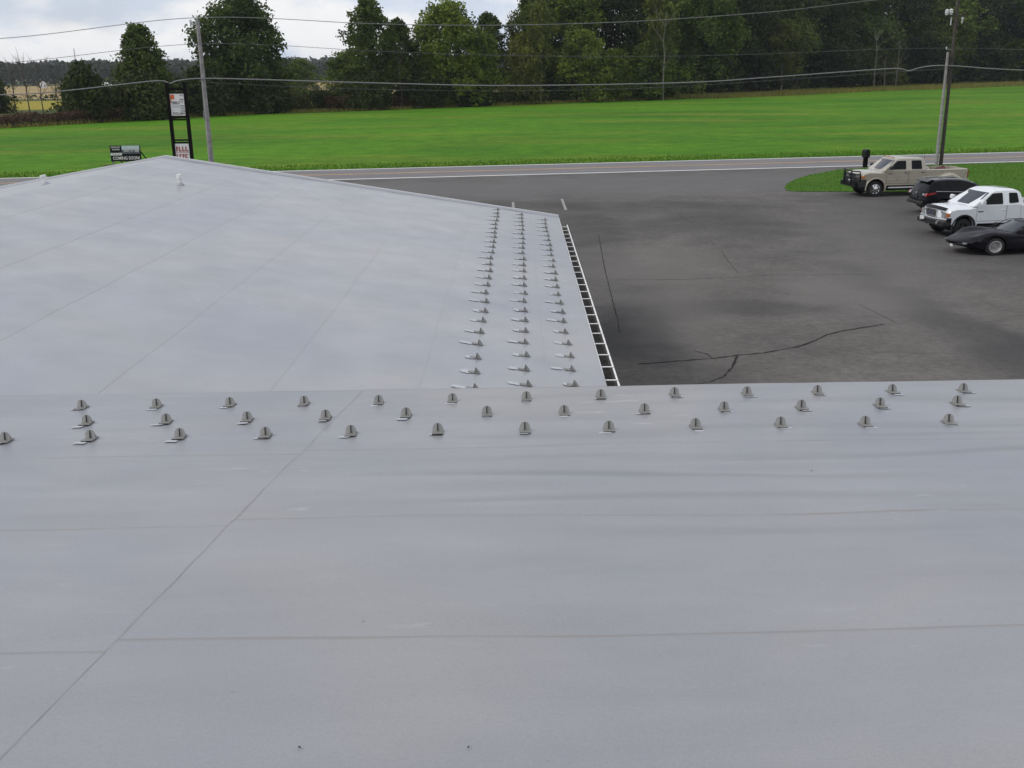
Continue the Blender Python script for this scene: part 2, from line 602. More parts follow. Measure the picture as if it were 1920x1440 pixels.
EDGE = [(-160, 118), (-110, 128), (-74, 140), (-67, 142), (-62.7, 148.3), (-58.3, 156.3), (-53.7, 166), (-47.7, 174.1), (-40.7, 181.2), (-32.2, 184.4),
        (-23.4, 187.5), (-14.7, 195.6), (-5.2, 203.7), (5.1, 211.1), (16.1, 217.5), (27.7, 224), (40.3, 230), (56.6, 238),
        (74.7, 252), (94.5, 272), (117.5, 285), (142.9, 305), (166.6, 325), (210, 350), (330, 390)]
WOOD = [(-160, 120), (-110, 130), (-67, 143), (-40.7, 182), (-14.7, 197), (16.1, 219), (40.3, 232), (56.6, 253), (74.7, 273), (94.5, 292), (117.5, 315),
        (142.9, 338), (166.6, 352), (212, 370), (330, 410)]


def along(poly, x):
    return float(np.interp(x, [q[0] for q in poly], [q[1] for q in poly]))


sheet('field', [(-160, road_far(-160) + .2), (330, road_far(330) + .2)] + EDGE[::-1], -0.02, 'field_grass', 'structure')
sheet('far_field', [(-620, 330), (-620, 840), (150, 840), (150, 330)], -0.03, 'tan_field', 'structure')
sheet('crop_field', [(-330, 222), (-330, 305), (-40, 305), (-40, 222)], -0.03, 'yellow_field', 'structure')
lot = sheet('parking_lot', [(-90, -60), (90, -60), (90, road_near(90) + 1), (-90, road_near(-90) + 1)], 0.0, 'lot_asphalt', 'structure')
road = sheet('road', [(-260, road_near(-260) - .35), (260, road_near(260) - .35), (260, road_far(260) + .35), (-260, road_far(-260) + .35)], 0.004, 'road_asphalt', 'structure')


def line(name, fa, w, mat):
    return sheet(name, [(-260, fa(-260) - w / 2), (260, fa(260) - w / 2), (260, fa(260) + w / 2), (-260, fa(-260) + w / 2)], 0.008, mat, None, road)


line('edge_line', road_near, 0.28, 'paint_white')
line('edge_line', road_far, 0.26, 'paint_white')
for d in (-0.13, 0.13):
    line('centre_line', lambda x, d=d: (road_near(x) + road_far(x)) / 2 + d, 0.11, 'paint_yellow')

# worn parking stripes and crack lines in the lot
random.seed(4)


def strip(name, pts, w, z, mat, parent, jit=0.0, seg=0.35):
    P = []
    for a, b in zip(pts[:-1], pts[1:]):
        a, b = Vector((*a, 0)), Vector((*b, 0))
        n = max(1, int((b - a).length / seg))
        P += [a.lerp(b, k / n) for k in range(n)]
    P.append(Vector((*pts[-1], 0)))
    vs, fs = [], []
    for i, p_ in enumerate(P):
        d = (P[min(i + 1, len(P) - 1)] - P[max(i - 1, 0)]).normalized()
        nn = Vector((-d.y, d.x, 0))
        off = random.uniform(-jit, jit)
        ww = w * random.uniform(0.35, 1.25) * (0.4 if i in (0, len(P) - 1) else 1) if jit else w
        vs += [tuple(p_ + nn * (off + ww / 2) + Vector((0, 0, z))), tuple(p_ + nn * (off - ww / 2) + Vector((0, 0, z)))]
        if i:
            fs.append((2 * i - 2, 2 * i - 1, 2 * i + 1, 2 * i))
    m = MB().add(vs, fs)
    return m.obj(name, mat, parent)


strip('parking_stripe', [(2.72, 53.7), (2.69, 49.2)], 0.13, 0.004, 'paint_worn', lot)
strip('parking_stripe', [(0.19, 52.6), (0.2, 48.8)], 0.13, 0.004, 'paint_worn', lot)
CR = {'c1': ([(3.58, 41.47), (3.37, 37.63), (3.13, 33.46), (2.92, 28.63), (2.84, 26.67), (2.74, 25.22)], .03),
      'main': ([(2.84, 22.36), (3.34, 22.46), (3.78, 22.57), (4.67, 22.75), (5.27, 22.99), (5.87, 23.15), (6.44, 23.45), (6.97, 23.77), (7.43, 24.25), (7.84, 24.75), (8.28, 25.1), (9.65, 25.76)], .07),
      'br': ([(5.23, 22.95), (4.89, 21.94), (4.58, 21.29), (4.2, 20.91), (3.82, 20.7), (3.16, 20.43)], .06),
      'b2': ([(4.64, 22.75), (4.55, 23.13), (4.3, 23.48)], .04),
      'mid': ([(3.09, 32.11), (4.1, 32.04), (5.28, 32.03), (6.83, 32.17), (8.26, 32.51), (8.93, 32.45), (10.29, 32.44), (11.62, 32.33)], .025),
      'd2': ([(7.7, 37.25), (7.51, 35.07), (7.39, 32.85)], .02), 'd3': ([(7.72, 47.49), (7.8, 45.7), (7.88, 43.88)], .025),
      'd4': ([(9.75, 28.15), (9.86, 26.96), (9.98, 25.91)], .015)}
for k, (pts, w) in CR.items():
    strip('crack', pts, w, 0.004, 'crack_tar', lot, jit=0.012, seg=0.12)

island = sheet('grass_island', [(14.9, 55.7), (15.2, 57.4), (15.9, 59.3), (17.0, 61.7), (18.5, 64.0), (21.1, 66.9), (24.1, 68.3), (28, road_near(28) - .75),
                                (60, road_near(60) - .75), (60, 42), (34, 44.5), (26.5, 48.5), (22, 53.3), (19.1, 54.6), (17.6, 54.95), (15.5, 55.2)], 0.02, 'island_grass', 'structure')
sheet('bare_earth_patch', [(-30.7, 78.9), (-30.2, 79.6), (-28.5, 80.1), (-27.2, 79.7), (-26.9, 78.9), (-27.8, 78.0), (-29.5, 77.8)], -0.008, 'bare_earth', 'structure')


# ------------------------------------------------------------------ near building, its roof falls away from the camera
def nz(x, y):
    h = 4.4 - 0.0833 * y
    a = 0.35 + 0.65 * min(1, max(0, (x + 2.2) / 2.5))
    band = math.exp(-((y - 6.3) / 1.1) ** 2) + .25 * math.exp(-((y - 4.4) / .6) ** 2)
    h += a * (0.010 + 0.034 * band) * (noise.noise(Vector((x * 0.45, y * 3.2, 1.7))) + .5 * max(0, noise.noise(Vector((x * 0.6 + 3, y * 6.5, 5.7)))))
    h += a * 0.020 * noise.noise(Vector((x * 0.35 + 5, y * 1.3, 8.2)))
    h += 0.003 * noise.noise(Vector((x * 2.1, y * 2.4, 4.0)))
    return h


near = thing('building', 'large building with pale grey membrane roof falling away in the foreground', 'building', (0, 0, 0))
X0, X1 = -24.0, 24.0


def cross_x(y):
    return -1.44 - 0.077 * (7.55 - y)


def near_sheet(xa, xb, y_lo, y_hi, nx, lift=0.0):
    """xa, xb callables of y; y_lo = uphill edge, y_hi = downhill lap edge"""
    ny = max(4, int((y_hi - y_lo) / 0.055))
    vs, uvs, fs = [], [], []
    for j in range(ny + 1):
        y = y_lo + (y_hi - y_lo) * j / ny
        for i in range(nx + 1):
            u = i / nx
            x = xa(y) + (xb(y) - xa(y)) * u
            wob = (0.03 * noise.noise(Vector((x * 0.3, y_hi, 3.1))) + 0.008 * noise.noise(Vector((x * 1.6, y_hi, 6.1)))) * (j / ny)
            yy = y + wob
            vs.append((x, yy, nz(x, yy) + 0.0045 * j / ny + lift))
            uvs.append((x, (y_hi - y)))
    for j in range(ny):
        for i in range(nx):
            a = j * (nx + 1) + i
            fs.append((a, a + 1, a + nx + 2, a + nx + 1))
    # turned down lap edge
    o = len(vs)
    for i in range(nx + 1):
        x, y, z = vs[ny * (nx + 1) + i]
        vs.append((x, y + 0.001, z - 0.005)); uvs.append((x, 0))
    for i in range(nx):
        fs.append((ny * (nx + 1) + i, ny * (nx + 1) + i + 1, o + i + 1, o + i))
    me = bpy.data.meshes.new('roof_sheet')
    me.from_pydata(vs, [], fs)
    uvl = me.uv_layers.new(name='UVMap')
    idx = np.empty(len(me.loops), dtype=np.int32)
    me.loops.foreach_get('vertex_index', idx)
    uvl.data.foreach_set('uv', np.array(uvs, dtype=np.float32)[idx].ravel())
    me.shade_smooth()
    me.set_sharp_from_angle(angle=R(35))
    me.materials.append(MATS['membrane_near'])
    return link('roof_sheet', me, near)


rs = [8.84, 6.91, 5.43, 3.93, 2.43, 0.93, -0.57, -2.1, -3.6]
for i in range(len(rs) - 1):
    d = 0.10 if 0 < i else 0.0
    near_sheet(lambda y: cross_x(y), lambda y: 8.0, rs[i + 1] - 0.10, rs[i], 150)
    near_sheet(lambda y: 7.9, lambda y: X1, rs[i + 1] - 0.10, rs[i], 40, -0.001)
    near_sheet(lambda y: X0, lambda y: cross_x(y) + 0.08, rs[i + 1] - 0.10 - 0.09, rs[i] - d, 150, -0.002)
# cross lap: thin dirt-filled lip
pts = [(cross_x(y), y, nz(cross_x(y), y) + 0.0055) for y in np.linspace(8.8, -3.0, 120)]
m = MB()
vs, fs = [], []
for i, (x, y, z) in enumerate(pts):
    w_ = 0.0026 * (0.3 + 0.9 * random.random())
    vs += [(x - w_, y, z), (x, y, z + .0005)]
    if i: fs.append((2 * i - 2, 2 * i - 1, 2 * i + 1, 2 * i))
m.add(vs, fs).obj('lap_edge', 'lap_dirt', near)
# far side of the ridge behind the camera, eave edge, walls
m = MB()
zr = nz(0, -3.6)
m.add([(X0, -3.6, 4.70), (X1, -3.6, 4.70), (X1, -15.8, 3.68), (X0, -15.8, 3.68)], [(0, 1, 2, 3)])
m.obj('roof_sheet', 'membrane_near', near)
m = MB()
m.box(X0, X1, 8.80, 8.86, 3.56, 3.655)
m.obj('eave_trim', 'membrane_trim', near, bevel=0.008)


def ribbed_wall(parent, a, b, z0, z1, mat='siding', topfn=None):
    a, b = Vector(a), Vector(b)
    d = (b - a)
    L = d.length
    d.normalize()
    nrm = Vector((d.y, -d.x))
    prof = []
    s_ = 0.0
    while s_ < L - 0.01:
        for ds, off in ((0, 0), (0.22, 0), (0.24, 0.02), (0.28, 0.02), (0.30, 0)):
            if s_ + ds <= L: prof.append((s_ + ds, off))
        s_ += 0.305
    vs, fs = [], []
    for i, (q_, off) in enumerate(prof):
        P = a + d * q_ + nrm * off
        zt = topfn(q_ / L) if topfn else z1
        vs += [(P.x, P.y, z0), (P.x, P.y, zt)]
        if i: fs.append((2 * i - 2, 2 * i, 2 * i + 1, 2 * i - 1))
    return MB().add(vs, fs).obj('wall', mat, parent)


ribbed_wall(near, (X1 - .2, 8.6), (X0 + .2, 8.6), 0, 3.62)
ribbed_wall(near, (X1 - .2, -15.6), (X1 - .2, 8.6), 0, 3.62)
ribbed_wall(near, (X0 + .2, 8.6), (X0 + .2, -15.6), 0, 3.62)

# ------------------------------------------------------------------ lower wing with gable roof
WO = Vector((1.14, 9.0, 0))
WR = -0.009
wing = thing('building', 'low gabled wing with pale grey membrane roof and white gutter beside the lot', 'building', WO, WR)
WM = Matrix.Translation(WO) @ Matrix.Rotation(WR, 4, 'Z')
EZ, SL, RX, GY = 2.633, 0.165, -10.35, 18.62


def wz(x):
    return EZ + SL * (-x) if x >= RX else EZ + SL * (-RX) - SL * (RX - x)


def wing_sheet(x_lo, x_hi, y0, y1, side):
    """x_lo = downhill lap edge, x_hi = uphill edge"""
    nx, ny = 10, 150
    vs, uvs, fs = [], [], []
    for j in range(ny + 1):
        for i in range(nx + 1):
            f = i / nx
            y = y0 + (y1 - y0) * j / ny
            x = x_lo + (x_hi - x_lo) * f + 0.02 * noise.noise(Vector((x_lo, y * 0.5, 0))) * (1 - f)
            vs.append((x, y, wz(x) + 0.0015 * (1 - f) + 0.006 * noise.noise(Vector((x * 1.2, y * 0.8, 2)))))
            uvs.append((y, abs(x_lo - x)))
    for j in range(ny):
        for i in range(nx):
            a = j * (nx + 1) + i
            fs.append((a, a + 1, a + nx + 2, a + nx + 1) if side < 0 else (a, a + nx + 1, a + nx + 2, a + 1))
    o_ = len(vs)
    for j in range(ny + 1):
        x, y, z = vs[j * (nx + 1)]
        vs.append((x, y, z - 0.004)); uvs.append((y, 0.2))
    for j in range(ny):
        fs.append((j * (nx + 1), (j + 1) * (nx + 1), o_ + j + 1, o_ + j))
    me = bpy.data.meshes.new('roof_sheet')
    me.from_pydata(vs, [], fs)
    uvl = me.uv_layers.new(name='UVMap')
    idx = np.empty(len(me.loops), dtype=np.int32)
    me.loops.foreach_get('vertex_index', idx)
    uvl.data.foreach_set('uv', np.array(uvs, dtype=np.float32)[idx].ravel())
    me.shade_smooth()
    me.set_sharp_from_angle(angle=R(35))
    me.materials.append(MATS['membrane_wing'])
    return link('roof_sheet', me, wing)


ws = [0.0, -0.73, -2.2, -3.66, -5.13, -6.6, -8.02, -9.5, RX]
for a, b in zip(ws[:-1], ws[1:]):
    ov = 0.0 if b == RX else 0.08
    y0 = min(-0.2, (4.4 - wz(b - ov)) / 0.0833 - 9.0 - 0.3)
    wing_sheet(a, b - ov, y0, GY, 1)
ls = [2 * RX, 2 * RX + 0.9, 2 * RX + 2.4, 2 * RX + 3.9, 2 * RX + 5.4, 2 * RX + 6.9, 2 * RX + 8.4, 2 * RX + 9.6, RX]
for a, b in zip(ls[:-1], ls[1:]):
    ov = 0.0 if b == RX else 0.08
    y0 = min(-0.2, (4.4 - wz(b + ov)) / 0.0833 - 9.0 - 0.3)
    wing_sheet(a, b + ov, y0, GY, -1)
# raised rake curb and its pale drip edge
for side in (0, 1):
    xa, xb = (0.0, RX) if side == 0 else (RX, 2 * RX)
    za, zb = wz(xa), wz(xb)
    for nm, mt, ya, yb, h0, h1 in (('rake_curb', 'membrane_trim', GY - .16, GY + .0, .004, .045), ('drip_edge', 'white_metal', GY + 0.001, GY + .035, -.10, .052)):
        m = MB()
        m.add([(xa, ya, za + h0), (xb, ya, zb + h0), (xb, yb, zb + h0), (xa, yb, za + h0),
               (xa, ya + (.05 if nm == 'rake_curb' else 0), za + h1), (xb, ya + (.05 if nm == 'rake_curb' else 0), zb + h1), (xb, yb, zb + h1), (xa, yb, za + h1)],
              [(3, 2, 1, 0), (4, 5, 6, 7), (0, 1, 5, 4), (1, 2, 6, 5), (2, 3, 7, 6), (3, 0, 4, 7)])
        m.obj(nm, mt, wing)
m = MB().box(0.0, 0.012, -0.2, GY, EZ - 0.16, EZ - 0.004)
m.obj('fascia', 'white_metal', wing)
# gutter: open trough, outer lip and straps
GL = GY - 1.25
m = MB()
prof = [(0.016, EZ - 0.03), (0.016, EZ - 0.135), (0.150, EZ - 0.135), (0.163, EZ - 0.04), (0.186, EZ - 0.035), (0.186, EZ - 0.047), (0.169, EZ - 0.052), (0.156, EZ - 0.141), (0.0165, EZ - 0.141)]
n = len(prof)
vs = [(x, y, z) for y in (-0.2, GL) for x, z in prof]
m.add(vs, [(i, i + 1, i + 1 + n, i + n) for i in range(n - 1)] + [tuple(range(n))])
m.obj('gutter', 'gutter_metal', wing)
MB().box(0.018, 0.149, -0.2, GL - .01, EZ - 0.134, EZ - 0.122).obj('gutter_bed', 'gutter_dark', wing)  # near-black layer along the trough floor
strap = MB().box(0.0, 0.175, -0.016, 0.016, EZ - 0.034, EZ - 0.026).mesh('gutter_strap', 'white_metal')
y = 0.5
while y < GL:
    o = link('gutter_strap', strap, wing)
    o.location = (0, y, 0)
    y += 0.61
for a, b, tf in (((-0.25, 0), (-0.25, GY - .3), None), ((2 * RX + .25, GY - .3), (2 * RX + .25, 0), None),
                 ((-0.25, GY - .3), (2 * RX + .25, GY - .3), lambda f: wz(f * 2 * RX) - 0.03)):
    ribbed_wall(wing, b, a, 0, EZ - 0.04, topfn=(lambda f, tf=tf: tf(1 - f)) if tf else None)


# roof vents
def vent(label, X, Y, h, r, tilt=0.0):
    i = WM.inverted() @ Vector((X, Y, 0))
    z = wz(i.x)
    t_ = thing('vent_pipe', label, 'vent pipe', (X, Y, z), 0)
    MB().lathe([(r * 2.1, -0.02), (r * 2.0, 0.01), (r * 1.3, 0.03), (r * 1.02, 0.05)], 16, 'Z').obj('flashing_boot', 'membrane_trim', t_, 40)
    MB().lathe([(r, 0.0), (r, h), (r * .8, h), (r * .8, h - .06)], 16, 'Z').obj('pipe', 'pvc', t_, 40)
    if tilt:
        MB().lathe([(0.001, h + .075), (r * 1.2, h + .06), (r * 1.35, h + .0), (r * 1.35, h - .03), (r * 1.1, h - .03)], 16, 'Z').obj('cap', 'pvc', t_, 40)
    else:
        MB().lathe([(r * 1.05, h - .02), (r * 1.3, h), (r * 1.3, h + .05), (r * 1.1, h + .055), (0.001, h + .06)], 16, 'Z').obj('cap', 'pvc', t_, 40)
    return t_


vent('white capped vent pipe standing near the gable peak on the wing roof', -7.36, 23.34, 0.17, 0.045, 1)
vent('slanting white vent pipe by the left edge of the wing roof', -9.95, 22.4, 0.15, 0.05).rotation_euler = (0.0, R(-11), 0)

# ------------------------------------------------------------------ snow guards
random.seed(11)
poly = []
for k in range(13):
    a = math.pi * k / 12
    poly.append((0.043 * math.cos(a), 0.030 + 0.050 * math.sin(a)))
poly = [(0.045, 0.004)] + poly + [(-0.045, 0.004)]
g_up = MB().prism(poly, -0.003, 0.003, 'X').mesh('upright', 'guard_plastic', 40)
g_base = MB().prism([(-.095, -.042), (-.088, -.048), (.062, -.048), (.070, -.04), (.070, .04), (.062, .048), (-.088, .048), (-.095, .042)], 0.001, 0.009, 'Z').mesh('base_plate', 'guard_base')
g_gus = MB().prism([(0.003, 0.009), (0.066, 0.009), (0.003, 0.074)], -0.003, 0.003, 'Y').mesh('gusset', 'guard_plastic')
g_rib = MB().prism([(-0.003, 0.012), (-0.013, 0.012), (-0.009, 0.074), (-0.003, 0.079)], -0.0048, 0.0048, 'Y').mesh('rib', 'guard_dark')
g_edge_shade = MB().tube([(0, 0.045, 0.006)] + [(0, y_, z_) for y_, z_ in poly[1:-1]] + [(0, -0.045, 0.006)], 0.0028, 5).mesh('rim', 'guard_edge_shade', 60)  # added dark outline, imitates how translucent plastic darkens seen edge-on
g_lip = MB().box(-.099, -.094, -.046, .046, 0.001, 0.0085).mesh('base_lip', 'guard_dark')


def blotch(L, Wd, seed, ox=0, oy=0):
    rr = random.Random(seed)
    vs = []
    n = 18
    for k in range(n):
        a = 2 * math.pi * k / n
        r = 1 + rr.uniform(-.2, .2)
        vs.append((ox + L / 2 * math.copysign(abs(math.cos(a)) ** .7, math.cos(a)) * r, oy + Wd / 2 * math.copysign(abs(math.sin(a)) ** .6, math.sin(a)) * r, 0))
    return MB().add(vs, [tuple(range(n))]).mesh('cleaned_patch', 'cleaned')


patch_wing = [blotch(.16, .15, s_, -.185 + .02 * (s_ % 3), 0.0) for s_ in range(6)]
patch_near_l = [blotch(.05, .10, s_, -.112, .015 + .015 * (s_ % 3)) for s_ in range(5)]
patch_near_r = [blotch(.05, .10, s_ + 20, -.112, -.03 + .015 * (s_ % 3)) for s_ in range(5)]


def guard(M, label, patch, group):
    t_ = thing('snow_guard', label, 'snow guard', group=group)
    t_.matrix_world = M @ Matrix.Scale(.85, 4)
    link('base_plate', g_base, t_)
    link('upright', g_up, t_)
    for y_ in (-.024, .024):
        link('gusset', g_gus, t_).location = (0, y_, 0)
    link('rib', g_rib, t_)
    link('rim', g_edge_shade, t_)  # painted edge darkness, not a separate part of the guard
    link('base_lip', g_lip, t_)
    pt = link('cleaned_patch', patch, t_)
    pt.location = (random.uniform(-.02, .02), random.uniform(-.006, .006), 0.0035)
    pt.scale = (random.uniform(.75, 1.2), random.uniform(.8, 1.2), 1)


def frame(pos, down, normal):
    z_ = normal.normalized()
    x_ = (down - z_ * down.dot(z_)).normalized()
    y_ = z_.cross(x_)
    M = Matrix((x_, y_, z_)).transposed().to_4x4()
    M.translation = pos
    return M


rows = [('far row on the foreground roof', -3.65, 0.629, 8.30, 0.00026 * 80, 14),
        ('middle row on the foreground roof', -3.40, 0.638, 7.76, 0.025, 13),
        ('near row on the foreground roof', -3.80, 0.6485, 7.245, 0.022, 13)]
for (nm, x0, dx_, y0, sl, cnt) in rows:
    for i in range(cnt):
        x = x0 + dx_ * i + random.uniform(-.012, .012)
        y = y0 + sl * (x + 3.6) + random.uniform(-.008, .008)
        M = frame(Vector((x, y, nz(x, y) + 0.004)), Vector((random.uniform(-.04, .04), 1, 0)), Vector((0, 0.0833, 1)))
        side = patch_near_l if x < 1.2 else patch_near_r
        guard(M, '%s snow guard from left in the %s' % (ORD[i], nm), random.choice(side), 'snow guards on the foreground roof')
cols = [('leftmost column on the wing roof', -1.61, 2.29, 25), ('middle column on the wing roof', -0.99, 2.72, 24),
        ('column nearest the wing roof gutter', -0.40, 3.02, 23)]
for (nm, lx, y0, cnt) in cols:
    for i in range(cnt):
        ly = y0 + 0.6585 * i + random.uniform(-.02, .02)
        x = lx + random.uniform(-.015, .015)
        P = WM @ Vector((x, ly, wz(x) + 0.006))
        M = frame(P, Vector((1, random.uniform(-.04, .04) - .009, 0)), Vector((SL, 0, 1)))
        guard(M, '%s snow guard from near end, %s' % (ORD[i], nm), random.choice(patch_wing), 'snow guards on the wing roof')


# loose bits lying on the foreground roof
def debris(name, label, cat, x, y, L, mat, rz):
    vs, fs = [], []
    for k in range(7):
        f = k / 6
        w_ = L * .28 * math.sin(math.pi * min(1, f * .92 + .04))
        zc = .006 + L * .12 * math.sin(math.pi * f)
        vs += [(L * (f - .5), -w_, zc + L * .06), (L * (f - .5), 0, zc - .002), (L * (f - .5), w_, zc + L * .05)]
        if k:
            a = 3 * k
            fs += [(a - 3, a - 2, a + 1, a), (a - 2, a - 1, a + 2, a + 1)]
    o = MB().add(vs, fs).obj(name, mat)
    o.location = (x, y, nz(x, y) + .003)
    o.rotation_euler = (0, 0, rz)
    tag(o, label, cat)


debris('dead_leaf', 'small dark curled leaf at the bottom centre of the foreground roof', 'leaf', -.17, 3.05, .013, 'bark', 1.2)
debris('twig_scrap', 'tiny dark scrap on the right of the foreground roof', 'scrap', 1.95, 6.25, .014, 'bark', .3)
debris('dead_leaf', 'thin brown leaf sliver left of the bottom centre', 'leaf', -.76, 3.06, .016, 'bark', 2.3)

# ------------------------------------------------------------------ vehicles
def arch(cx, cz, r, n=9, a0=200, a1=-20):
    """wheel arch points running from front (+x) to rear or reverse"""
    return [(cx + r * math.cos(R(a0 + (a1 - a0) * k / n)), cz + r * math.sin(R(a0 + (a1 - a0) * k / n))) for k in range(n + 1)]


def loft(outline, hw, fracs, fn):
    """outline (x,z); one ring per fraction of the half width; fn(x,z,f)->(x,y,z)"""
    n = len(outline)
    vs = [fn(x, z, f) for f in fracs for x, z in outline]
    fs = []
    for j in range(len(fracs) - 1):
        for i in range(n):
            k = (i + 1) % n
            fs.append((j * n + i, j * n + k, (j + 1) * n + k, (j + 1) * n + i))
    fs += [tuple(range(n)), tuple((len(fracs) - 1) * n + i for i in range(n - 1, -1, -1))]
    return vs, fs


def body_obj(name, outline, hw, fracs, fn, mat, parent, ang=28):
    m = MB().add(*loft(outline, hw, fracs, fn))
    me = m.mesh(name, mat)
    bm = bmesh.new(); bm.from_mesh(me)
    bmesh.ops.triangulate(bm, faces=[f for f in bm.faces if len(f.verts) > 4], ngon_method='EAR_CLIP')
    bm.to_mesh(me); bm.free()
    me.shade_smooth()
    me.set_sharp_from_angle(angle=R(ang))
    return link(name, me, parent)


def rounded(poly, r, n=3):
    out = []
    N = len(poly)
    for i in range(N):
        p0, p1, p2 = Vector(poly[i - 1]), Vector(poly[i]), Vector(poly[(i + 1) % N])
        a = p1 + (p0 - p1).normalized() * min(r, (p0 - p1).length * .45)
        b = p1 + (p2 - p1).normalized() * min(r, (p2 - p1).length * .45)
        for k in range(n + 1):
            t_ = k / n
            out.append(tuple(a * (1 - t_) ** 2 + p1 * 2 * t_ * (1 - t_) + b * t_ ** 2))
    return out


def side_pane(name, poly, yfn, off, mat, parent, thick=0.012, r=0.05):
    """polygon (x,z) lying on the body side y=yfn(z), both sides of the vehicle"""
    out = []
    P = rounded(poly, r)
    for sgn in (1, -1):
        n_ = len(P)
        vs = [(x, sgn * (yfn(z) + off), z) for x, z in P] + [(x, sgn * (yfn(z) + off - thick), z) for x, z in P]
        fs = [tuple(range(n_)), tuple(range(2 * n_ - 1, n_ - 1, -1))] + [(i, i + n_, (i + 1) % n_ + n_, (i + 1) % n_) for i in range(n_)]
        out.append(MB().add(vs, fs).obj(name, mat, parent))
    return out


def screen(name, a, b, ya, yb, mat, parent, bow=0.05, off=0.006, n=8):
    """windscreen between profile points a (bottom) and b (top), half widths ya, yb"""
    vs, fs = [], []
    ax, az = a; bx, bz = b
    d = Vector((bx - ax, 0, bz - az)).normalized()
    nn = Vector((d.z, 0, -d.x))
    if nn.z < 0: nn = -nn
    for j in range(5):
        t_ = j / 4
        for i in range(n + 1):
            f = -1 + 2 * i / n
            y_ = f * (ya + (yb - ya) * t_)
            p_ = Vector((ax + (bx - ax) * t_, y_, az + (bz - az) * t_)) + nn * off
            p_.x -= math.copysign(bow, nn.x) * f * f
            vs.append(tuple(p_))
    for j in range(4):
        for i in range(n):
            k = j * (n + 1) + i
            fs.append((k, k + 1, k + n + 2, k + n + 1))
    return MB().add(vs, fs).obj(name, mat, parent, 60)


def wheel(parent, x, y, r, w, style, rim_mat='alloy', rr=0.62):
    """y>0 left side; outer face points away from the vehicle"""
    sg = 1 if y > 0 else -1
    h = bpy.data.objects.new('wheel', None)
    C.objects.link(h)
    h.parent = parent
    h.location = (x, y, r)
    ri = r * rr
    MB().lathe([(ri, -w / 2), (r * .93, -w / 2), (r * .985, -w * .42), (r, -w * .3), (r, w * .3), (r * .985, w * .42), (r * .93, w / 2), (ri, w / 2), (ri * .97, w * .3), (ri * .97, -w * .3), (ri, -w / 2)], 28).obj('tyre', 'rubber', h, 35)
    o_ = sg * w * .5
    m = MB()
    if style == 'deep':       # bright outer dish, dark slotted centre
        m.lathe([(ri * 1.0, o_ * .9), (ri * 1.03, o_ * 1.02), (ri * .96, o_ * 1.04), (ri * .80, o_ * .35), (ri * .74, o_ * .3)], 28)
        m.obj('rim', rim_mat, h, 40)
        m = MB().lathe([(ri * .76, o_ * .32), (ri * .45, o_ * .40), (ri * .2, o_ * .62), (ri * .16, o_ * .75), (0.001, o_ * .76)], 20)
        m.obj('hub', 'pole_wood_grey', h, 40)
    else:
        m.lathe([(ri, o_ * .85), (ri * 1.03, o_ * 1.0), (ri * .95, o_ * 1.03), (ri * .84, o_ * .55)], 28)
        m.obj('rim', rim_mat, h, 40)
        MB().lathe([(ri * .86, o_ * .45), (0.001, o_ * .45)], 20).obj('brake_shadow', 'gap', h)
        m = MB()
        ns = 5 if style == 'spoke' else 8
        for k in range(ns):
            a = 2 * math.pi * k / ns + .3
            ca, sa = math.cos(a), math.sin(a)
            wd = .16 if style == 'spoke' else .17
            vs = []
            for rad, wt, yy in ((.18, wd * ri, .85), (.9, wd * ri * 1.1, .62)):
                for s2 in (-1, 1):
                    for dy_ in (0, -.25):
                        vs.append((ca * rad * ri - sa * s2 * wt, o_ * (yy + dy_), sa * rad * ri + ca * s2 * wt))
            m.add(vs, [(0, 2, 6, 4), (1, 5, 7, 3), (0, 4, 5, 1), (2, 3, 7, 6), (4, 6, 7, 5), (0, 1, 3, 2)])
        m.obj('spokes', rim_mat, h)
        MB().lathe([(ri * .36, o_ * .6), (ri * .34, o_ * .98), (ri * .2, o_ * 1.12), (0.001, o_ * 1.14)], 18).obj('hub', rim_mat, h, 40)
    return h


def flare(parent, cx, cz, r, y, mat, tr=0.045, a0=-8, a1=188):
    for sg in (1, -1):
        pts = [(cx + r * math.cos(R(a0 + (a1 - a0) * k / 14)), sg * y, cz + r * math.sin(R(a0 + (a1 - a0) * k / 14))) for k in range(15)]
        MB().tube(pts, tr, 8).obj('wheel_flare', mat, parent, 60)


def doors(parent, rects, y, mat, gapw=0.012):
    for (xa, xb, za, zb) in rects:
        side_pane('door_gap', [(xa - gapw, za - gapw), (xb + gapw, za - gapw), (xb + gapw, zb), (xa - gapw, zb)], lambda z: y, 0.001, 'gap', parent, 0.004, 0.04)
        side_pane('door', [(xa, za), (xb, za), (xb, zb), (xa, zb)], lambda z: y, 0.006, mat, parent, 0.008, 0.04)


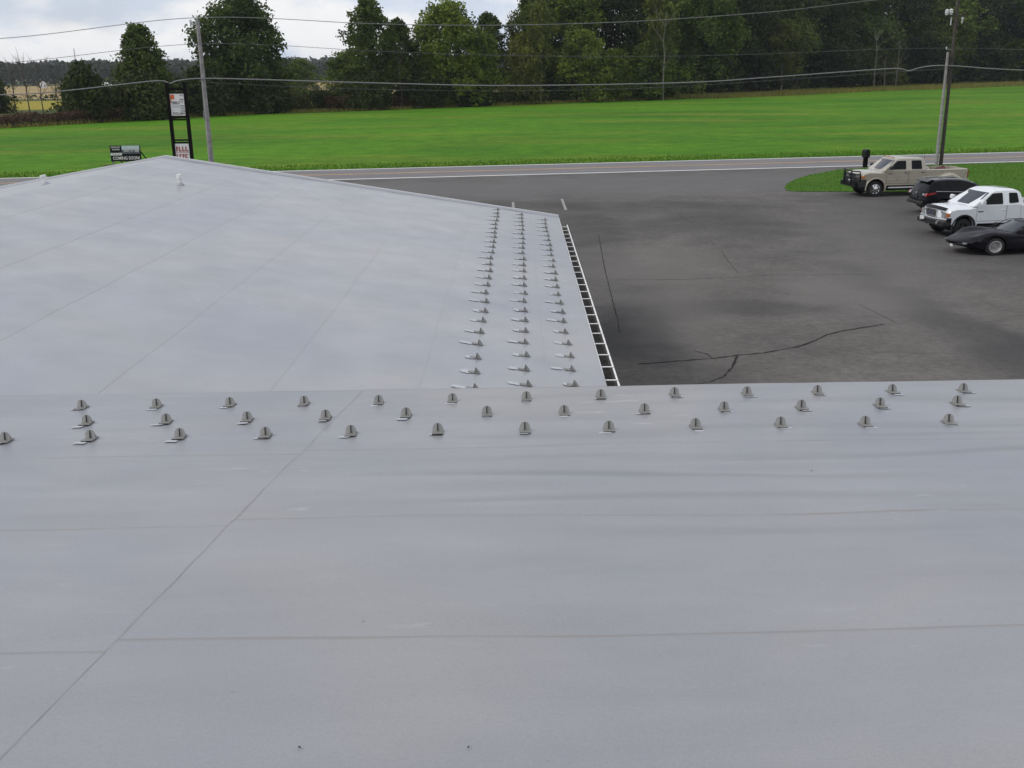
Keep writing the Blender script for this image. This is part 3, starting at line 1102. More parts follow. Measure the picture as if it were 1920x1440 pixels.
def pickup(label, loc, heading, sp):
    """x forward with 0 at the front axle"""
    t_ = thing('pickup_truck', label, 'pickup truck', (loc[0], loc[1], 0.0), heading)
    hw, belt, wb, wr, paint = sp['hw'], sp['belt'], sp['wb'], sp['wr'], sp['paint']
    xf, xr, cabr, xc, sill = sp['xf'], sp['xr'], sp['cabr'], sp['cowl'], sp['sill']
    ar = sp['ar']
    zc = wr + .03
    rail = belt + sp.get('rail', .04)
    hood = sp['hood']
    low = [(xf - .03, sill + .12), (xf, hood - .28), (xf - .03, hood - .12), (xf - .12, hood - .03), (xf - .5, hood + .04), (xc + .25, belt - .03), (xc, belt), (cabr - .01, belt), (cabr - .03, belt - .02), (cabr - .05, rail - .02), (cabr - .07, rail),
           (xr + .10, rail), (xr + .02, rail - .01), (xr, rail - .06), (xr + .02, sill + .1)]
    low += [(-wb + ar * math.cos(R(a)), zc + ar * math.sin(R(a))) for a in [205, 180, 160, 140, 120, 100, 80, 60, 40, 20, 0, -20]]
    low = [q for q in low]
    low += [(-wb + ar + .08, sill), (-ar - .08, sill)]
    low += [(ar * math.cos(R(a)), zc + ar * math.sin(R(a))) for a in [200, 180, 160, 140, 120, 100, 80, 60, 40, 20, 8]]
    low += [(ar + .02, sill), (xf - .10, sill)]
    floor = rail - .5

    def fn(x, z, f):
        af = abs(f)
        s_ = max(0, (af - .86) / .14)
        x2 = x - sp['bow'] * f * f * max(0, min(1, (x - (xf - .6)) / .6)) + .05 * f * f * max(0, min(1, (xr + .4 - x) / .4))
        z2 = z
        if z > belt - .35 and x > xc - .05:       # bonnet falls towards the wings
            z2 = z - .055 * f * f - .05 * s_ * s_
        elif z > belt - .02:
            z2 = z - .03 * s_ * s_
        if x < cabr - .06 and x > xr + .05 and z > rail - .03 and af < .90:
            z2 = floor
        y_ = hw * f
        return (x2, y_, z2)

    fr = [-1, -.985, -.95, -.905, -.895, -.7, -.4, 0, .4, .7, .895, .905, .95, .985, 1]
    body = body_obj('body', low, hw, fr, fn, paint, t_)
    MB().box(-wb - .6, .5, -hw + .22, hw - .22, wr * .75, sill + .35).obj('underbody', 'gap', t_)
    # cab
    top, tm = sp['top'], sp['tumble']
    (wx, wzt), (rx_, rzt) = sp['ws_top'], sp['bk_top']
    cab = [(xc + .03, belt - .03), (wx, wzt), (wx - .09, wzt + .045), (wx - .3, top - .005), ((wx + rx_) / 2, top), (rx_ + .22, top - .01), (rx_ + .06, rzt + .04), (rx_, rzt), (cabr, belt - .03)]

    def ym(z):
        return hw * .985 - tm * max(0, (z - belt)) / (top - belt)

    def fc(x, z, f):
        af = abs(f)
        s_ = max(0, (af - .8) / .2)
        z2 = z - (.05 * s_ * s_ if z > wzt - .1 else 0) - (.02 * f * f if z > wzt else 0)
        x2 = x - (.05 * f * f if x > wx - .02 and z > belt else 0)
        return (x2, f * ym(z2), z2)

    body_obj('cab', cab, hw, [-1, -.985, -.94, -.8, -.4, 0, .4, .8, .94, .985, 1], fc, paint, t_)
    for w_ in sp['wins']:
        side_pane('window_surround', [(x, z) for x, z in w_], ym, 0.003, 'black_plastic', t_, 0.008, .06)
        cx_ = sum(x for x, z in w_) / len(w_); cz_ = sum(z for x, z in w_) / len(w_)
        side_pane('side_window', [(cx_ + (x - cx_) * .94, cz_ + (z - cz_) * .92) for x, z in w_], ym, 0.006, 'auto_glass', t_, 0.008, .06)
    d_ = Vector((wx - xc - .03, wzt - belt + .03))
    a_ = (xc + .03 + d_.x * .1, belt - .03 + d_.y * .1)
    b_ = (xc + .03 + d_.x * .97, belt - .03 + d_.y * .97)
    screen('windscreen', a_, b_, ym(a_[1]) - .045, ym(b_[1]) - .06, 'auto_glass_front', t_, .055)
    d_ = Vector((cabr - rx_, belt - rzt))
    screen('rear_window', (rx_ + d_.x * .75, rzt + d_.y * .75), (rx_ + d_.x * .15, rzt + d_.y * .15), ym(belt) - .25, ym(top) - .16, 'auto_glass', t_, 0.0)
    doors(t_, sp['doors'], hw, paint)
    for (x, z) in sp['handles']:
        for sg in (1, -1):
            MB().box(x - .07, x + .07, sg * (hw + .008) - .012, sg * (hw + .008) + .012, z - .025, z + .025).obj('door_handle', sp.get('handle_mat', 'black_plastic'), t_, bevel=.008)
    for sg in (1, -1):     # mirrors, lamps
        MB().prism(rounded([(xc - .20, belt + .06), (xc - .36, belt + .06), (xc - .36, belt + .24), (xc - .22, belt + .24)], .05), sg * (hw + .06), sg * (hw + .24), 'Y').obj('mirror', sp['mirror'], t_, bevel=.02)
        MB().tube([(xc - .3, sg * (hw - .05), belt + .1), (xc - .28, sg * (hw + .1), belt + .12)], .025, 6).obj('mirror_arm', 'black_plastic', t_)
    hx = xf + .005
    for sg in (1, -1):
        yo = hw - .08
        MB().prism(rounded([(sg * (yo - .48), hood - .38), (sg * yo, hood - .36), (sg * yo, hood - .16), (sg * (yo - .48), hood - .12)], .03), hx - .12, hx + .004 - sp['bow'] * .5, 'X').obj('headlight', 'lamp_clear', t_)
        MB().prism(rounded([(sg * (yo - .06), hood - .37), (sg * (hw + .004), hood - .35), (sg * (hw + .004), hood - .19), (sg * (yo - .06), hood - .17)], .03), hx - .26, hx + .014 - sp['bow'] * .75, 'X').obj('turn_signal', 'lamp_amber', t_)
        MB().box(xr - .015, xr + .035, sg * (hw - .01) - .10, sg * (hw - .01), belt - .42, belt - .06).obj('tail_light', 'lamp_red', t_)
    yg = hw - .60
    MB().prism(rounded([(-yg, hood - .40), (yg, hood - .40), (yg + .02, hood - .11), (-yg - .02, hood - .11)], .05), hx - .05, hx + .022, 'X').obj('grille_surround', sp['grille_mat'], t_)
    MB().prism(rounded([(-yg + .04, hood - .365), (yg - .04, hood - .365), (yg - .03, hood - .145), (-yg + .03, hood - .145)], .04), hx - .02, hx + .028, 'X').obj('grille', 'black_plastic', t_)
    for k in range(3):
        z_ = hood - .31 + .055 * k
        MB().box(hx + .026, hx + .034, -yg + .07, yg - .07, z_ - .006, z_ + .006).obj('grille_bar', 'steel', t_)
    e_ = MB().lathe([(0.001, .0), (.085, 0), (.085, .012), (0.001, .014)], 20, 'Y')
    e_.v = [(hx + .03 + b, a, hood - .255 + c * .45) for a, b, c in e_.v]
    e_.obj('emblem', 'emblem_blue', t_)
    # bumpers
    def bumper(xa, zb0, zb1, mat, sgn, depth=.16):
        vs, fs = [], []
        nn = 10
        for i in range(nn + 1):
            f = -1 + 2 * i / nn
            xx = xa - sgn * (.20 * f ** 4 + .03 * f * f)
            for (dx_, zz) in ((0, zb0 + .04), (.02, (zb0 + zb1) / 2), (0, zb1 - .02), (-.06, zb1), (-depth, zb1), (-depth, zb0)):
                vs.append((xx + sgn * dx_, f * (hw + .01), zz))
        for i in range(nn):
            for k in range(6):
                a = i * 6 + k; b = i * 6 + (k + 1) % 6
                fs.append((a, b, b + 6, a + 6))
        fs += [tuple(range(6)), tuple(nn * 6 + k for k in range(5, -1, -1))]
        return MB().add(vs, fs).obj('bumper', mat, t_, 40)
    bumper(xf + .13, hood - .56, hood - .38, sp['bump_mat'], 1, .22)
    MB().box(xf - .34, xf + .07, -hw - .004, hw + .004, sill - .08, hood - .52).obj('valance', 'black_plastic', t_, bevel=.03)
    bumper(xr - .10, sill + .02, sill + .22, 'chrome', -1, .15)
    py = sp.get('plate_y', 0)
    MB().box(xf + .14, xf + .155, py - .15, py + .15, hood - .58, hood - .43).obj('licence_plate', 'plate_white', t_)
    for sg in (1, -1):
        wheel(t_, 0, sg * (hw - .16), wr, .26, sp['wheel'], sp.get('rim_mat', 'alloy'))
        wheel(t_, -wb, sg * (hw - .16 + sp.get('dual', 0)), wr, .26, sp['wheel'], sp.get('rim_mat', 'alloy'))
    flare(t_, 0, zc, ar + .005, hw - .015, sp['flare_mat'], .04)
    return t_


TAN = dict(hw=.99, belt=1.34, hood=1.30, wb=3.95, wr=.40, paint='paint_tan', xf=.86, xr=-5.02, cabr=-2.72, cowl=-.42, sill=.58, ar=.53, rail=.02, bow=.10,
           top=1.995, tumble=.17, ws_top=(-.98, 1.88), bk_top=(-2.62, 1.90),
           wins=[[(-.66, 1.39), (-1.12, 1.83), (-1.60, 1.84), (-1.60, 1.39)], [(-1.90, 1.39), (-1.90, 1.84), (-2.44, 1.84), (-2.47, 1.39)]],
           doors=[(-1.72, -.55, .68, 1.34), (-2.66, -1.76, .68, 1.34)], handles=[(-1.58, 1.22), (-2.50, 1.22)], mirror='black_plastic',
           grille_mat='chrome', bump_mat='black_plastic', wheel='round', rim_mat='chrome', dual=.14, flare_mat='paint_tan')
HEAD = math.pi + R(6)
tan_t = pickup('tan crew cab pickup with black bull bar parked beside the grass', (18.42, 53.45), HEAD, TAN)
tan_t.scale = (.97, .97, .96)
# bull bar, rub strip, step, dual-wheel fenders, roof lights, aerial
gh = MB()
zb0, zb1 = .62, 1.34
for y_ in (-.42, .42):
    gh.tube([(1.05, y_, zb0 - .1), (1.12, y_, zb0 + .1), (1.12, y_, zb1 - .12), (1.06, y_ * .94, zb1)], .04, 8)
for z_ in (.80, 1.0, 1.18, 1.33):
    gh.tube([(.86, -.90, z_), (1.06, -.72, z_), (1.12, -.4, z_), (1.13, 0, z_), (1.12, .4, z_), (1.06, .72, z_), (.86, .90, z_)], .03, 8)
for s_ in (-1, 1):
    gh.tube([(.86, s_ * .90, .80), (.84, s_ * .93, 1.08), (.86, s_ * .90, 1.33)], .03, 8)
gh.box(.98, 1.10, -.9, .9, .52, .74)
gh.obj('bull_bar', 'black_paint', tan_t, 50)
for s_ in (-1, 1):
    MB().box(-2.66, -.52, s_ * .997 - .012, s_ * .997 + .012, .86, .895).obj('rub_strip', 'paint_tan', tan_t, bevel=.008)
    MB().tube([(-.68, s_ * .98, .46), (-2.6, s_ * .98, .46)], .045, 8).obj('side_step', 'alloy', tan_t, 50)
    MB().prism(rounded([(-.62, 1.17), (-.86, 1.17), (-.86, 1.205), (-.62, 1.205)], .01), s_ * .985, s_ * 1.003, 'Y').obj('badge', 'black_plastic', tan_t)
    # bulging rear fender over the twin wheels
    vs, fs = [], []
    N = 16
    prof = [(.52, 0), (.54, .20), (.60, .24), (.68, .22), (.74, .12), (.76, 0)]
    for k in range(N + 1):
        a = R(-12 + 204 * k / N)
        for (rad, yo) in prof:
            sq = 1.0 + .18 * abs(math.cos(a)) ** 2
            vs.append((-3.95 + rad * sq * math.cos(a), s_ * (.985 + yo), .43 + rad * .98 * math.sin(a)))
    L_ = len(prof)
    for k in range(N):
        for i in range(L_ - 1):
            fs.append((k * L_ + i, k * L_ + i + 1, (k + 1) * L_ + i + 1, (k + 1) * L_ + i))
    MB().add(vs, fs).obj('rear_fender', 'paint_tan', tan_t, 60)
for y_ in (-.5, -.25, 0, .25, .5):
    MB().box(-1.12, -1.02, y_ - .05, y_ + .05, 1.965, 2.005).obj('roof_light', 'lamp_amber', tan_t, bevel=.01)
MB().tube([(-2.66, .7, 1.5), (-2.66, .7, 2.25)], .008, 5).obj('aerial', 'black_plastic', tan_t)
# bed cargo lies in the bed: things of their own


def lump(name, label, cat, truck, xa, xb, ya, yb, z0, h, mat, seed):
    nx, ny = 16, 10
    vs, fs = [], []
    for j in range(ny + 1):
        for i in range(nx + 1):
            u, v = i / nx, j / ny
            e = min(1, 4 * min(u, 1 - u)) * min(1, 4 * min(v, 1 - v))
            vs.append((xa + (xb - xa) * u, ya + (yb - ya) * v, z0 + h * e * (.75 + .5 * noise.noise(Vector((u * 4, v * 3, seed))))))
    for j in range(ny):
        for i in range(nx):
            a = j * (nx + 1) + i
            fs.append((a, a + 1, a + nx + 2, a + nx + 1))
    n_ = len(vs)
    vs += [(xa, ya, z0), (xb, ya, z0), (xb, yb, z0), (xa, yb, z0)]
    fs.append((n_, n_ + 3, n_ + 2, n_ + 1))
    o = MB().add(vs, fs).obj(name, mat, None, 60)
    o.matrix_world = Matrix.Translation(truck.location) @ Matrix.Rotation(truck.rotation_euler.z, 4, 'Z') @ Matrix.Scale(truck.scale.x, 4)
    return tag(o, label, cat)


lump('tarp_bundle', 'dark red tarp bundle lying in the bed of the tan pickup', 'tarp', tan_t, -4.6, -3.3, -.55, .6, .88, .58, 'cargo_red', 3.3)
lump('white_sack', 'pale sack just behind the cab in the tan pickup bed', 'sack', tan_t, -3.25, -2.85, -.6, .6, .88, .56, 'cargo_white', 7.1)

WHT = dict(hw=.985, belt=1.27, hood=1.20, wb=3.55, wr=.38, paint='paint_van_white', xf=.88, xr=-4.72, cabr=-2.60, cowl=-.38, sill=.56, ar=.50, rail=.05, bow=.17,
           top=1.90, tumble=.20, ws_top=(-1.08, 1.78), bk_top=(-2.44, 1.80),
           wins=[[(-.70, 1.31), (-1.22, 1.74), (-1.66, 1.76), (-1.66, 1.31)], [(-1.93, 1.33), (-1.93, 1.75), (-2.30, 1.74), (-2.36, 1.36)]],
           doors=[(-1.80, -.52, .66, 1.27), (-2.44, -1.84, .66, 1.27)], handles=[(-1.66, 1.08)], handle_mat='paint_van_white', mirror='paint_van_white',
           grille_mat='chrome', bump_mat='chrome', wheel='spoke', rim_mat='black_plastic', flare_mat='black_plastic', plate_y=-.45)
wht_t = pickup('white extended cab pickup with chrome bumper parked behind the black sports car', (17.25, 40.25), HEAD + R(2), WHT)
wht_t.scale = (.94, .94, .94)
m = MB()
vs, fs = [], []
for i in range(11):
    f = -1 + .2 * i
    x_ = .80 - .10 * f * f
    vs += [(x_ + .07, f * .80, 1.13 - .03 * f * f), (x_ - .07, f * .80, 1.235 - .045 * f * f)]
    if i: fs.append((2 * i - 2, 2 * i - 1, 2 * i + 1, 2 * i))
m.add(vs, fs).obj('bug_shield', 'black_paint', wht_t)
for s_ in (-1, 1):
    MB().prism(rounded([(-.56, 1.02), (-.80, 1.02), (-.80, 1.06), (-.56, 1.06)], .01), s_ * .98, s_ * .998, 'Y').obj('badge', 'black_plastic', wht_t)
    MB().lathe([(.001, 0), (.06, 0), (.06, .03), (.001, .035)], 14, 'Y').obj('fog_light', 'lamp_clear', wht_t).matrix_local = Matrix.Translation((.97, s_ * .62, .60)) @ Matrix.Rotation(R(-90), 4, 'Z')
lump('cargo_box', 'dark red load in the bed of the white pickup at the frame edge', 'cargo', wht_t, -4.2, -2.8, -.7, .7, .84, .62, 'cargo_red', 9.4)


# black crossover, facing away to the right
def suv():
    t_ = thing('suv', 'glossy black crossover with rear spoiler parked between the two pickups', 'suv', (18.2, 46.5, 0), R(4))
    t_.scale = (.92, .92, .89)
    hw = .93
    # local x: 0 at the tail, forward +x
    low = [(.02, .50), (.0, .62), (.03, .80), (.10, 1.02), (.16, 1.12), (1.4, 1.10), (3.55, 1.02), (3.9, .98), (4.4, .90), (4.68, .78), (4.76, .60), (4.74, .38), (4.4, .28)]
    wr, ar = .36, .43
    low += [(3.86 + ar * math.cos(R(a)), wr + .02 + ar * math.sin(R(a))) for a in [-15, 10, 30, 50, 70, 90, 110, 130, 150, 170, 195]]
    low += [(3.3, .27), (1.6, .27)]
    low += [(1.03 + ar * math.cos(R(a)), wr + .02 + ar * math.sin(R(a))) for a in [-15, 10, 30, 50, 70, 90, 110, 130, 150, 170, 195]]
    low += [(.4, .34)]

    def fn(x, z, f):
        af = abs(f)
        s_ = max(0, (af - .8) / .2)
        x2 = x + .16 * f ** 4 * max(0, 1 - x / .8) - .30 * f * f * max(0, min(1, (x - 3.9) / .8))
        y_ = hw * f * (1 - .05 * max(0, .5 - z) / .3)
        if af > .99:
            y_ -= math.copysign(.05 * max(0, (z - .85)) / .25, f)
        return (x2, y_, z - (.05 * s_ * s_ + .05 * f * f * (x > 3.4)) * (z > .85))
    body_obj('body', low, hw, [-1, -.98, -.93, -.8, -.5, 0, .5, .8, .93, .98, 1], fn, 'paint_black', t_, 35)
    gh_ = [(.13, 1.09), (.30, 1.40), (.48, 1.62), (.75, 1.68), (1.3, 1.715), (1.9, 1.70), (2.35, 1.63), (2.6, 1.56), (3.5, 1.02)]

    def ym(z):
        return hw - .05 - .20 * max(0, z - 1.06) / .65

    def fc(x, z, f):
        af = abs(f)
        s_ = max(0, (af - .75) / .25)
        z2 = z - (.055 * s_ * s_ + .02 * f * f) * (z > 1.5)
        x2 = x + .10 * f ** 4 * max(0, 1 - x / .6) - .06 * f * f * (x > 2.3)
        return (x2, f * ym(z2), z2)
    body_obj('roof_shell', gh_, hw, [-1, -.98, -.92, -.75, -.4, 0, .4, .75, .92, .98, 1], fc, 'paint_black', t_, 35)
    side_pane('side_window', [(.95, 1.16), (.78, 1.50), (1.02, 1.565), (1.60, 1.60), (1.62, 1.13)], ym, .004, 'auto_glass', t_, .008, .06)
    side_pane('side_window', [(1.68, 1.13), (1.66, 1.60), (2.25, 1.545), (2.45, 1.48), (2.52, 1.10)], ym, .004, 'auto_glass', t_, .008, .04)
    side_pane('side_window', [(2.58, 1.10), (2.53, 1.46), (2.72, 1.36), (3.15, 1.09)], ym, .004, 'auto_glass', t_, .008, .04)
    for s_ in (-1, 1):
        MB().tube([(.62, s_ * (ym(1.09) + .012), 1.15), (1.6, s_ * (ym(1.09) + .012), 1.11), (2.6, s_ * (ym(1.09) + .012), 1.075), (3.3, s_ * (ym(1.05) + .012), 1.05)], .012, 6).obj('belt_trim', 'chrome', t_, 60)
        MB().tube([(.60, s_ * .60, 1.70), (1.2, s_ * .60, 1.735), (1.9, s_ * .60, 1.72), (2.3, s_ * .60, 1.66)], .02, 6).obj('roof_rail', 'alloy', t_, 60)
        MB().prism(rounded([(.08, .92), (.42, 1.0), (.66, 1.08), (.50, 1.10), (.16, 1.06)], .03), s_ * (hw - .14), s_ * (hw + .012), 'Y').obj('tail_light', 'lamp_red', t_)
        MB().prism(rounded([(.06, .95), (.12, .95), (.19, 1.04), (.10, 1.04)], .02), s_ * (hw - .30), s_ * (hw - .15), 'Y').obj('reverse_light', 'lamp_clear', t_)
        MB().prism(rounded([(2.85, 1.12), (3.02, 1.12), (3.02, 1.27), (2.88, 1.27)], .04), s_ * (hw - .02), s_ * (hw + .20), 'Y').obj('mirror', 'paint_black', t_, bevel=.02)
        for x_ in (1.62, 2.58):
            MB().box(x_ - .09, x_ + .09, s_ * (hw + .006) - .012, s_ * (hw + .006) + .012, .945, .975).obj('door_handle', 'chrome', t_, bevel=.008)
            MB().box(x_ + .085, x_ + .091, s_ * (hw + .001) - .003, s_ * (hw + .001) + .003, .42, 1.02).obj('door_gap', 'gap', t_)
        for x_ in (1.03, 3.86):
            wheel(t_, x_, s_ * (hw - .13), wr, .23, 'spoke')
    d_ = Vector((.30 - .13, 1.40 - 1.09))
    screen('rear_window', (.145, 1.125), (.42, 1.56), .62, .56, 'auto_glass', t_, .07, .012)
    d_ = Vector((2.6 - 3.5, 1.56 - 1.02))
    screen('windscreen', (3.42, 1.07), (2.66, 1.525), .74, .62, 'auto_glass_front', t_, .06, .008)
    MB().prism(rounded([(.27, 1.565), (.50, 1.62), (.64, 1.675), (.52, 1.70), (.29, 1.605)], .02), -.60, .60, 'Y').obj('spoiler', 'paint_black', t_, bevel=.02)
    MB().box(-.03, .10, -.80, .80, .48, .66).obj('bumper', 'black_plastic', t_, bevel=.05)
    MB().box(-.005, .035, -.26, .26, .76, .90).obj('licence_plate', 'black_plastic', t_)
    MB().lathe([(.001, 0), (.075, 0), (.07, .015), (.001, .02)], 18, 'Y').obj('emblem', 'chrome', t_).matrix_local = Matrix.Translation((.06, 0, 1.0)) @ Matrix.Rotation(R(90), 4, 'Z') @ Matrix.Rotation(R(0), 4, 'X')
    MB().box(.5, 4.3, -.75, .75, .25, .6).obj('underbody', 'gap', t_)
    return t_


suv()


# low black sports car with humped wings, nose to the left
def sports_car():
    t_ = thing('sports_car', 'low dull black sports car with humped fenders at the right edge', 'sports car', (16.75, 36.25, 0), HEAD - R(1))
    t_.scale = (1, 1, .90)
    hw, wr, ar = .875, .34, .40
    # x forward, 0 at the front axle; wheelbase 2.49
    cen = [(1.24, .40), (1.28, .47), (1.22, .54), (.7, .69), (.2, .755), (-.2, .79), (-.62, .83), (-2.0, .84), (-2.45, .86), (-2.9, .85), (-3.35, .82), (-3.55, .70), (-3.52, .45), (-3.3, .30)]
    fen = [(1.20, .40), (1.24, .47), (1.18, .54), (.72, .72), (.30, .855), (.0, .895), (-.35, .865), (-1.2, .79), (-1.9, .84), (-2.5, .92), (-3.2, .87), (-3.5, .72), (-3.48, .45), (-3.3, .30)]
    def cr2(P, m=4):
        o_ = []
        for i in range(len(P) - 1):
            p0, p1, p2, p3 = (Vector(P[max(i - 1, 0)]), Vector(P[i]), Vector(P[i + 1]), Vector(P[min(i + 2, len(P) - 1)]))
            for k in range(m):
                u = k / m
                o_.append(tuple(.5 * ((2 * p1) + (p2 - p0) * u + (2 * p0 - 5 * p1 + 4 * p2 - p3) * u * u + (3 * p1 - p0 - 3 * p2 + p3) * u ** 3)))
        return o_ + [P[-1]]
    cen, fen = cr2(cen), cr2(fen)
    bot = [(-2.49 + ar * math.cos(R(a)), wr + .01 + ar * math.sin(R(a))) for a in [195, 170, 150, 130, 110, 90, 70, 50, 30, 10, -12]]
    bot += [(-1.9, .22), (-.6, .22)]
    bot += [(ar * math.cos(R(a)), wr + .01 + ar * math.sin(R(a))) for a in [195, 170, 150, 130, 110, 90, 70, 50, 30, 10, -12]]
    bot += [(.8, .26), (1.15, .34)]
    fr = [-1, -.985, -.96, -.92, -.86, -.78, -.7, -.62, -.54, -.45, -.3, -.15, 0, .15, .3, .45, .54, .62, .7, .78, .86, .92, .96, .985, 1]
    n = len(cen) + len(bot)
    vs, fs = [], []
    for f in fr:
        af = abs(f)
        k = max(0, min(1, (af - .42) / .36))
        k = k * k * (3 - 2 * k)
        drop = .0 if af < .78 else .10 * ((af - .78) / .22) ** 2
        for (a, b) in zip(cen, fen):
            x = a[0] + (b[0] - a[0]) * k
            z = a[1] + (b[1] - a[1]) * k
            if af < .25 and -.7 < x < .5: z += .03
            zz = z - drop * (z > .6) * (.9 if abs(x) > .7 else 1)
            x -= .42 * f * f * max(0, min(1, (x - .2) / .8)) ** 1.5
            pinch = 1 - .035 * math.exp(-((x + 1.1) / .5) ** 2)
            vs.append((x, hw * f * pinch * (1 - .10 * max(0, (x - .5)) / .5), zz))
        for (x, z) in bot:
            x2 = x - .42 * f * f * max(0, min(1, (x - .2) / .8)) ** 1.5
            pinch = 1 - .035 * math.exp(-((x + 1.1) / .5) ** 2)
            vs.append((x2, hw * f * pinch * (1 - .10 * max(0, (x - .5)) / .5) * (.97 if z < .3 else 1), z))
    for j in range(len(fr) - 1):
        for i in range(n):
            k = (i + 1) % n
            fs.append((j * n + i, j * n + k, (j + 1) * n + k, (j + 1) * n + i))
    fs += [tuple(range(n)), tuple((len(fr) - 1) * n + i for i in range(n - 1, -1, -1))]
    me = MB().add(vs, fs).mesh('body', 'paint_matte')
    bm = bmesh.new(); bm.from_mesh(me)
    bmesh.ops.triangulate(bm, faces=[f for f in bm.faces if len(f.verts) > 4], ngon_method='EAR_CLIP')
    bm.to_mesh(me); bm.free()
    me.shade_smooth(); me.set_sharp_from_angle(angle=R(40))
    link('body', me, t_)
    roof = [(-.58, .80), (-1.22, 1.17), (-1.45, 1.215), (-1.75, 1.20), (-2.0, 1.12), (-2.6, .88), (-2.6, .80)]

    def ym(z):
        return .73 - .20 * max(0, z - .82) / .4

    def fc(x, z, f):
        s_ = max(0, (abs(f) - .7) / .3)
        z2 = z - (.05 * s_ * s_ + .015 * f * f) * (z > 1.0)
        return (x - .14 * f * f * (x > -1.3), f * ym(z2), z2)
    body_obj('roof_shell', roof, hw, [-1, -.97, -.9, -.7, -.35, 0, .35, .7, .9, .97, 1], fc, 'paint_matte', t_, 35)
    screen('windscreen', (-.64, .835), (-1.19, 1.15), .64, .50, 'auto_glass_front', t_, .13, .008)
    side_pane('side_window', [(-.92, .87), (-1.28, 1.12), (-1.72, 1.13), (-1.80, .87)], ym, .004, 'auto_glass', t_, .008, .04)
    for s_ in (-1, 1):
        MB().tube([(-.62, s_ * .72, .84), (-1.2, s_ * .56, 1.17), (-1.75, s_ * .555, 1.18)], .012, 6).obj('window_trim', 'black_plastic', t_, 60)
        MB().prism(rounded([(s_ * .52, .42), (s_ * .68, .42), (s_ * .68, .49), (s_ * .52, .49)], .02), .86, 1.04, 'X').obj('turn_signal', 'lamp_clear', t_)
        MB().box(-.98, -.84, s_ * .80 - .05, s_ * .80 + .05, .90, 1.0).obj('mirror', 'black_plastic', t_, bevel=.02)
        for x_ in (0, -2.49):
            wheel(t_, x_, s_ * (hw - .12), wr, .24, 'deep', 'chrome' if False else 'alloy', .66)
        MB().box(-.62, -.45, s_ * (hw * .975) - .01, s_ * (hw * .975) + .012, .46, .70).obj('fender_vent', 'gap', t_, bevel=.01)
        MB().lathe([(.001, 0), (.07, 0), (.001, .01)], 12, 'Y')
    vs, fs = [], []
    for i in range(9):
        f = -1 + .25 * i
        x_ = 1.25 - .40 * f * f * .72
        for dz, dx_ in ((.37, -.05), (.41, .0), (.45, .0), (.47, -.04)):
            vs.append((x_ + dx_, f * .70, dz))
        if i:
            for k in range(3):
                fs.append(((i - 1) * 4 + k, (i - 1) * 4 + k + 1, i * 4 + k + 1, i * 4 + k))
    MB().add(vs, fs).obj('front_bumper', 'black_plastic', t_, 40)
    MB().box(-3.0, .4, -.65, .65, .2, .5).obj('underbody', 'gap', t_)
    MB().box(1.19, 1.205, .02, .20, .28, .38).obj('licence_plate', 'plate_white', t_)
    return t_


sports_car()

# ------------------------------------------------------------------ signs, poles, mailbox
random.seed(21)


def scribble(parent, name, cx, y, cz, w, h, mat, seed, bold=.19):
    """a line of lettering too small to read: unequal upright and level strokes"""
    rr = random.Random(seed)
    m = MB()
    x = cx - w / 2
    st = h * bold
    while x < cx + w / 2 - h * .3:
        lw = h * rr.uniform(.42, .60)
        if True:
            m.box(x, x + st, y - .004, y, cz - h / 2, cz + h / 2)
            k = rr.randrange(4)
            if k in (0, 2): m.box(x + st, x + lw, y - .004, y, cz + h / 2 - st, cz + h / 2)
            if k in (1, 2): m.box(x + st, x + lw, y - .004, y, cz - h / 2, cz - h / 2 + st)
            if k in (0, 3): m.box(x + st, x + lw, y - .004, y, cz - st / 2, cz + st / 2)
            if k == 3: m.box(x + lw - st, x + lw, y - .004, y, cz - h / 2, cz + h / 2)
        x += lw + h * .12
    return m.obj(name, mat, parent)


# tall two-post sign; local x along the sign, front faces -y (towards the camera)
ps = thing('pylon_sign', 'tall black two post sign with a white and a red panel', 'sign', (-17.95, 58, 0), 0)
for x_ in (-.47, .47):
    MB().box(x_ - .085, x_ + .085, -.09, .09, 0, 6.03).obj('post', 'black_post', ps, bevel=.01)
MB().box(-.385, .385, -.05, .05, 5.62, 5.78).obj('crossbar', 'black_post', ps)
MB().box(-.385, .385, -.06, .06, 5.46, 5.52).obj('crossbar', 'black_post', ps)
for z_ in (4.22, 4.08, 3.0, 2.86, 1.72):
    MB().box(-.385, .385, -.04, .04, z_ - .04, z_ + .04).obj('crossbar', 'black_post', ps)
p1 = MB().box(-.38, .38, -.05, .05, 4.30, 5.45).obj('upper_panel', 'sign_white', ps)
MB().box(-.36, -.14, -.058, -.051, 5.16, 5.40).obj('orange_logo', 'sign_orange', p1)
MB().box(-.375, -.33, -.057, -.051, 4.98, 5.15).obj('orange_logo', 'sign_orange', p1)
scribble(p1, 'lettering', -.10, -.052, 4.98, .42, .15, 'sign_ink', 1)
for k, z_ in enumerate((4.86, 4.80, 4.74)):
    scribble(p1, 'lettering', -.08, -.052, z_, .40, .035, 'sign_grey', 5 + k)
scribble(p1, 'lettering', -.06, -.052, 4.60, .40, .03, 'sign_pale', 9)
scribble(p1, 'lettering', -.06, -.052, 4.41, .46, .13, 'sign_ink', 2)
for k, (z_, h_) in enumerate(((5.37, .06), (5.14, .08), (5.02, .08), (4.80, .08), (4.68, .08), (4.54, .07), (4.42, .07))):
    scribble(p1, 'lettering', .25, -.052, z_, .20 if k not in (2,) else .12, h_, 'sign_ink', 20 + k)
p2 = MB().box(-.38, .38, -.05, .05, 1.92, 2.80).obj('lower_panel', 'sign_white', ps)
scribble(p2, 'lettering', .0, -.052, 2.52, .68, .27, 'sign_red', 31, .27)
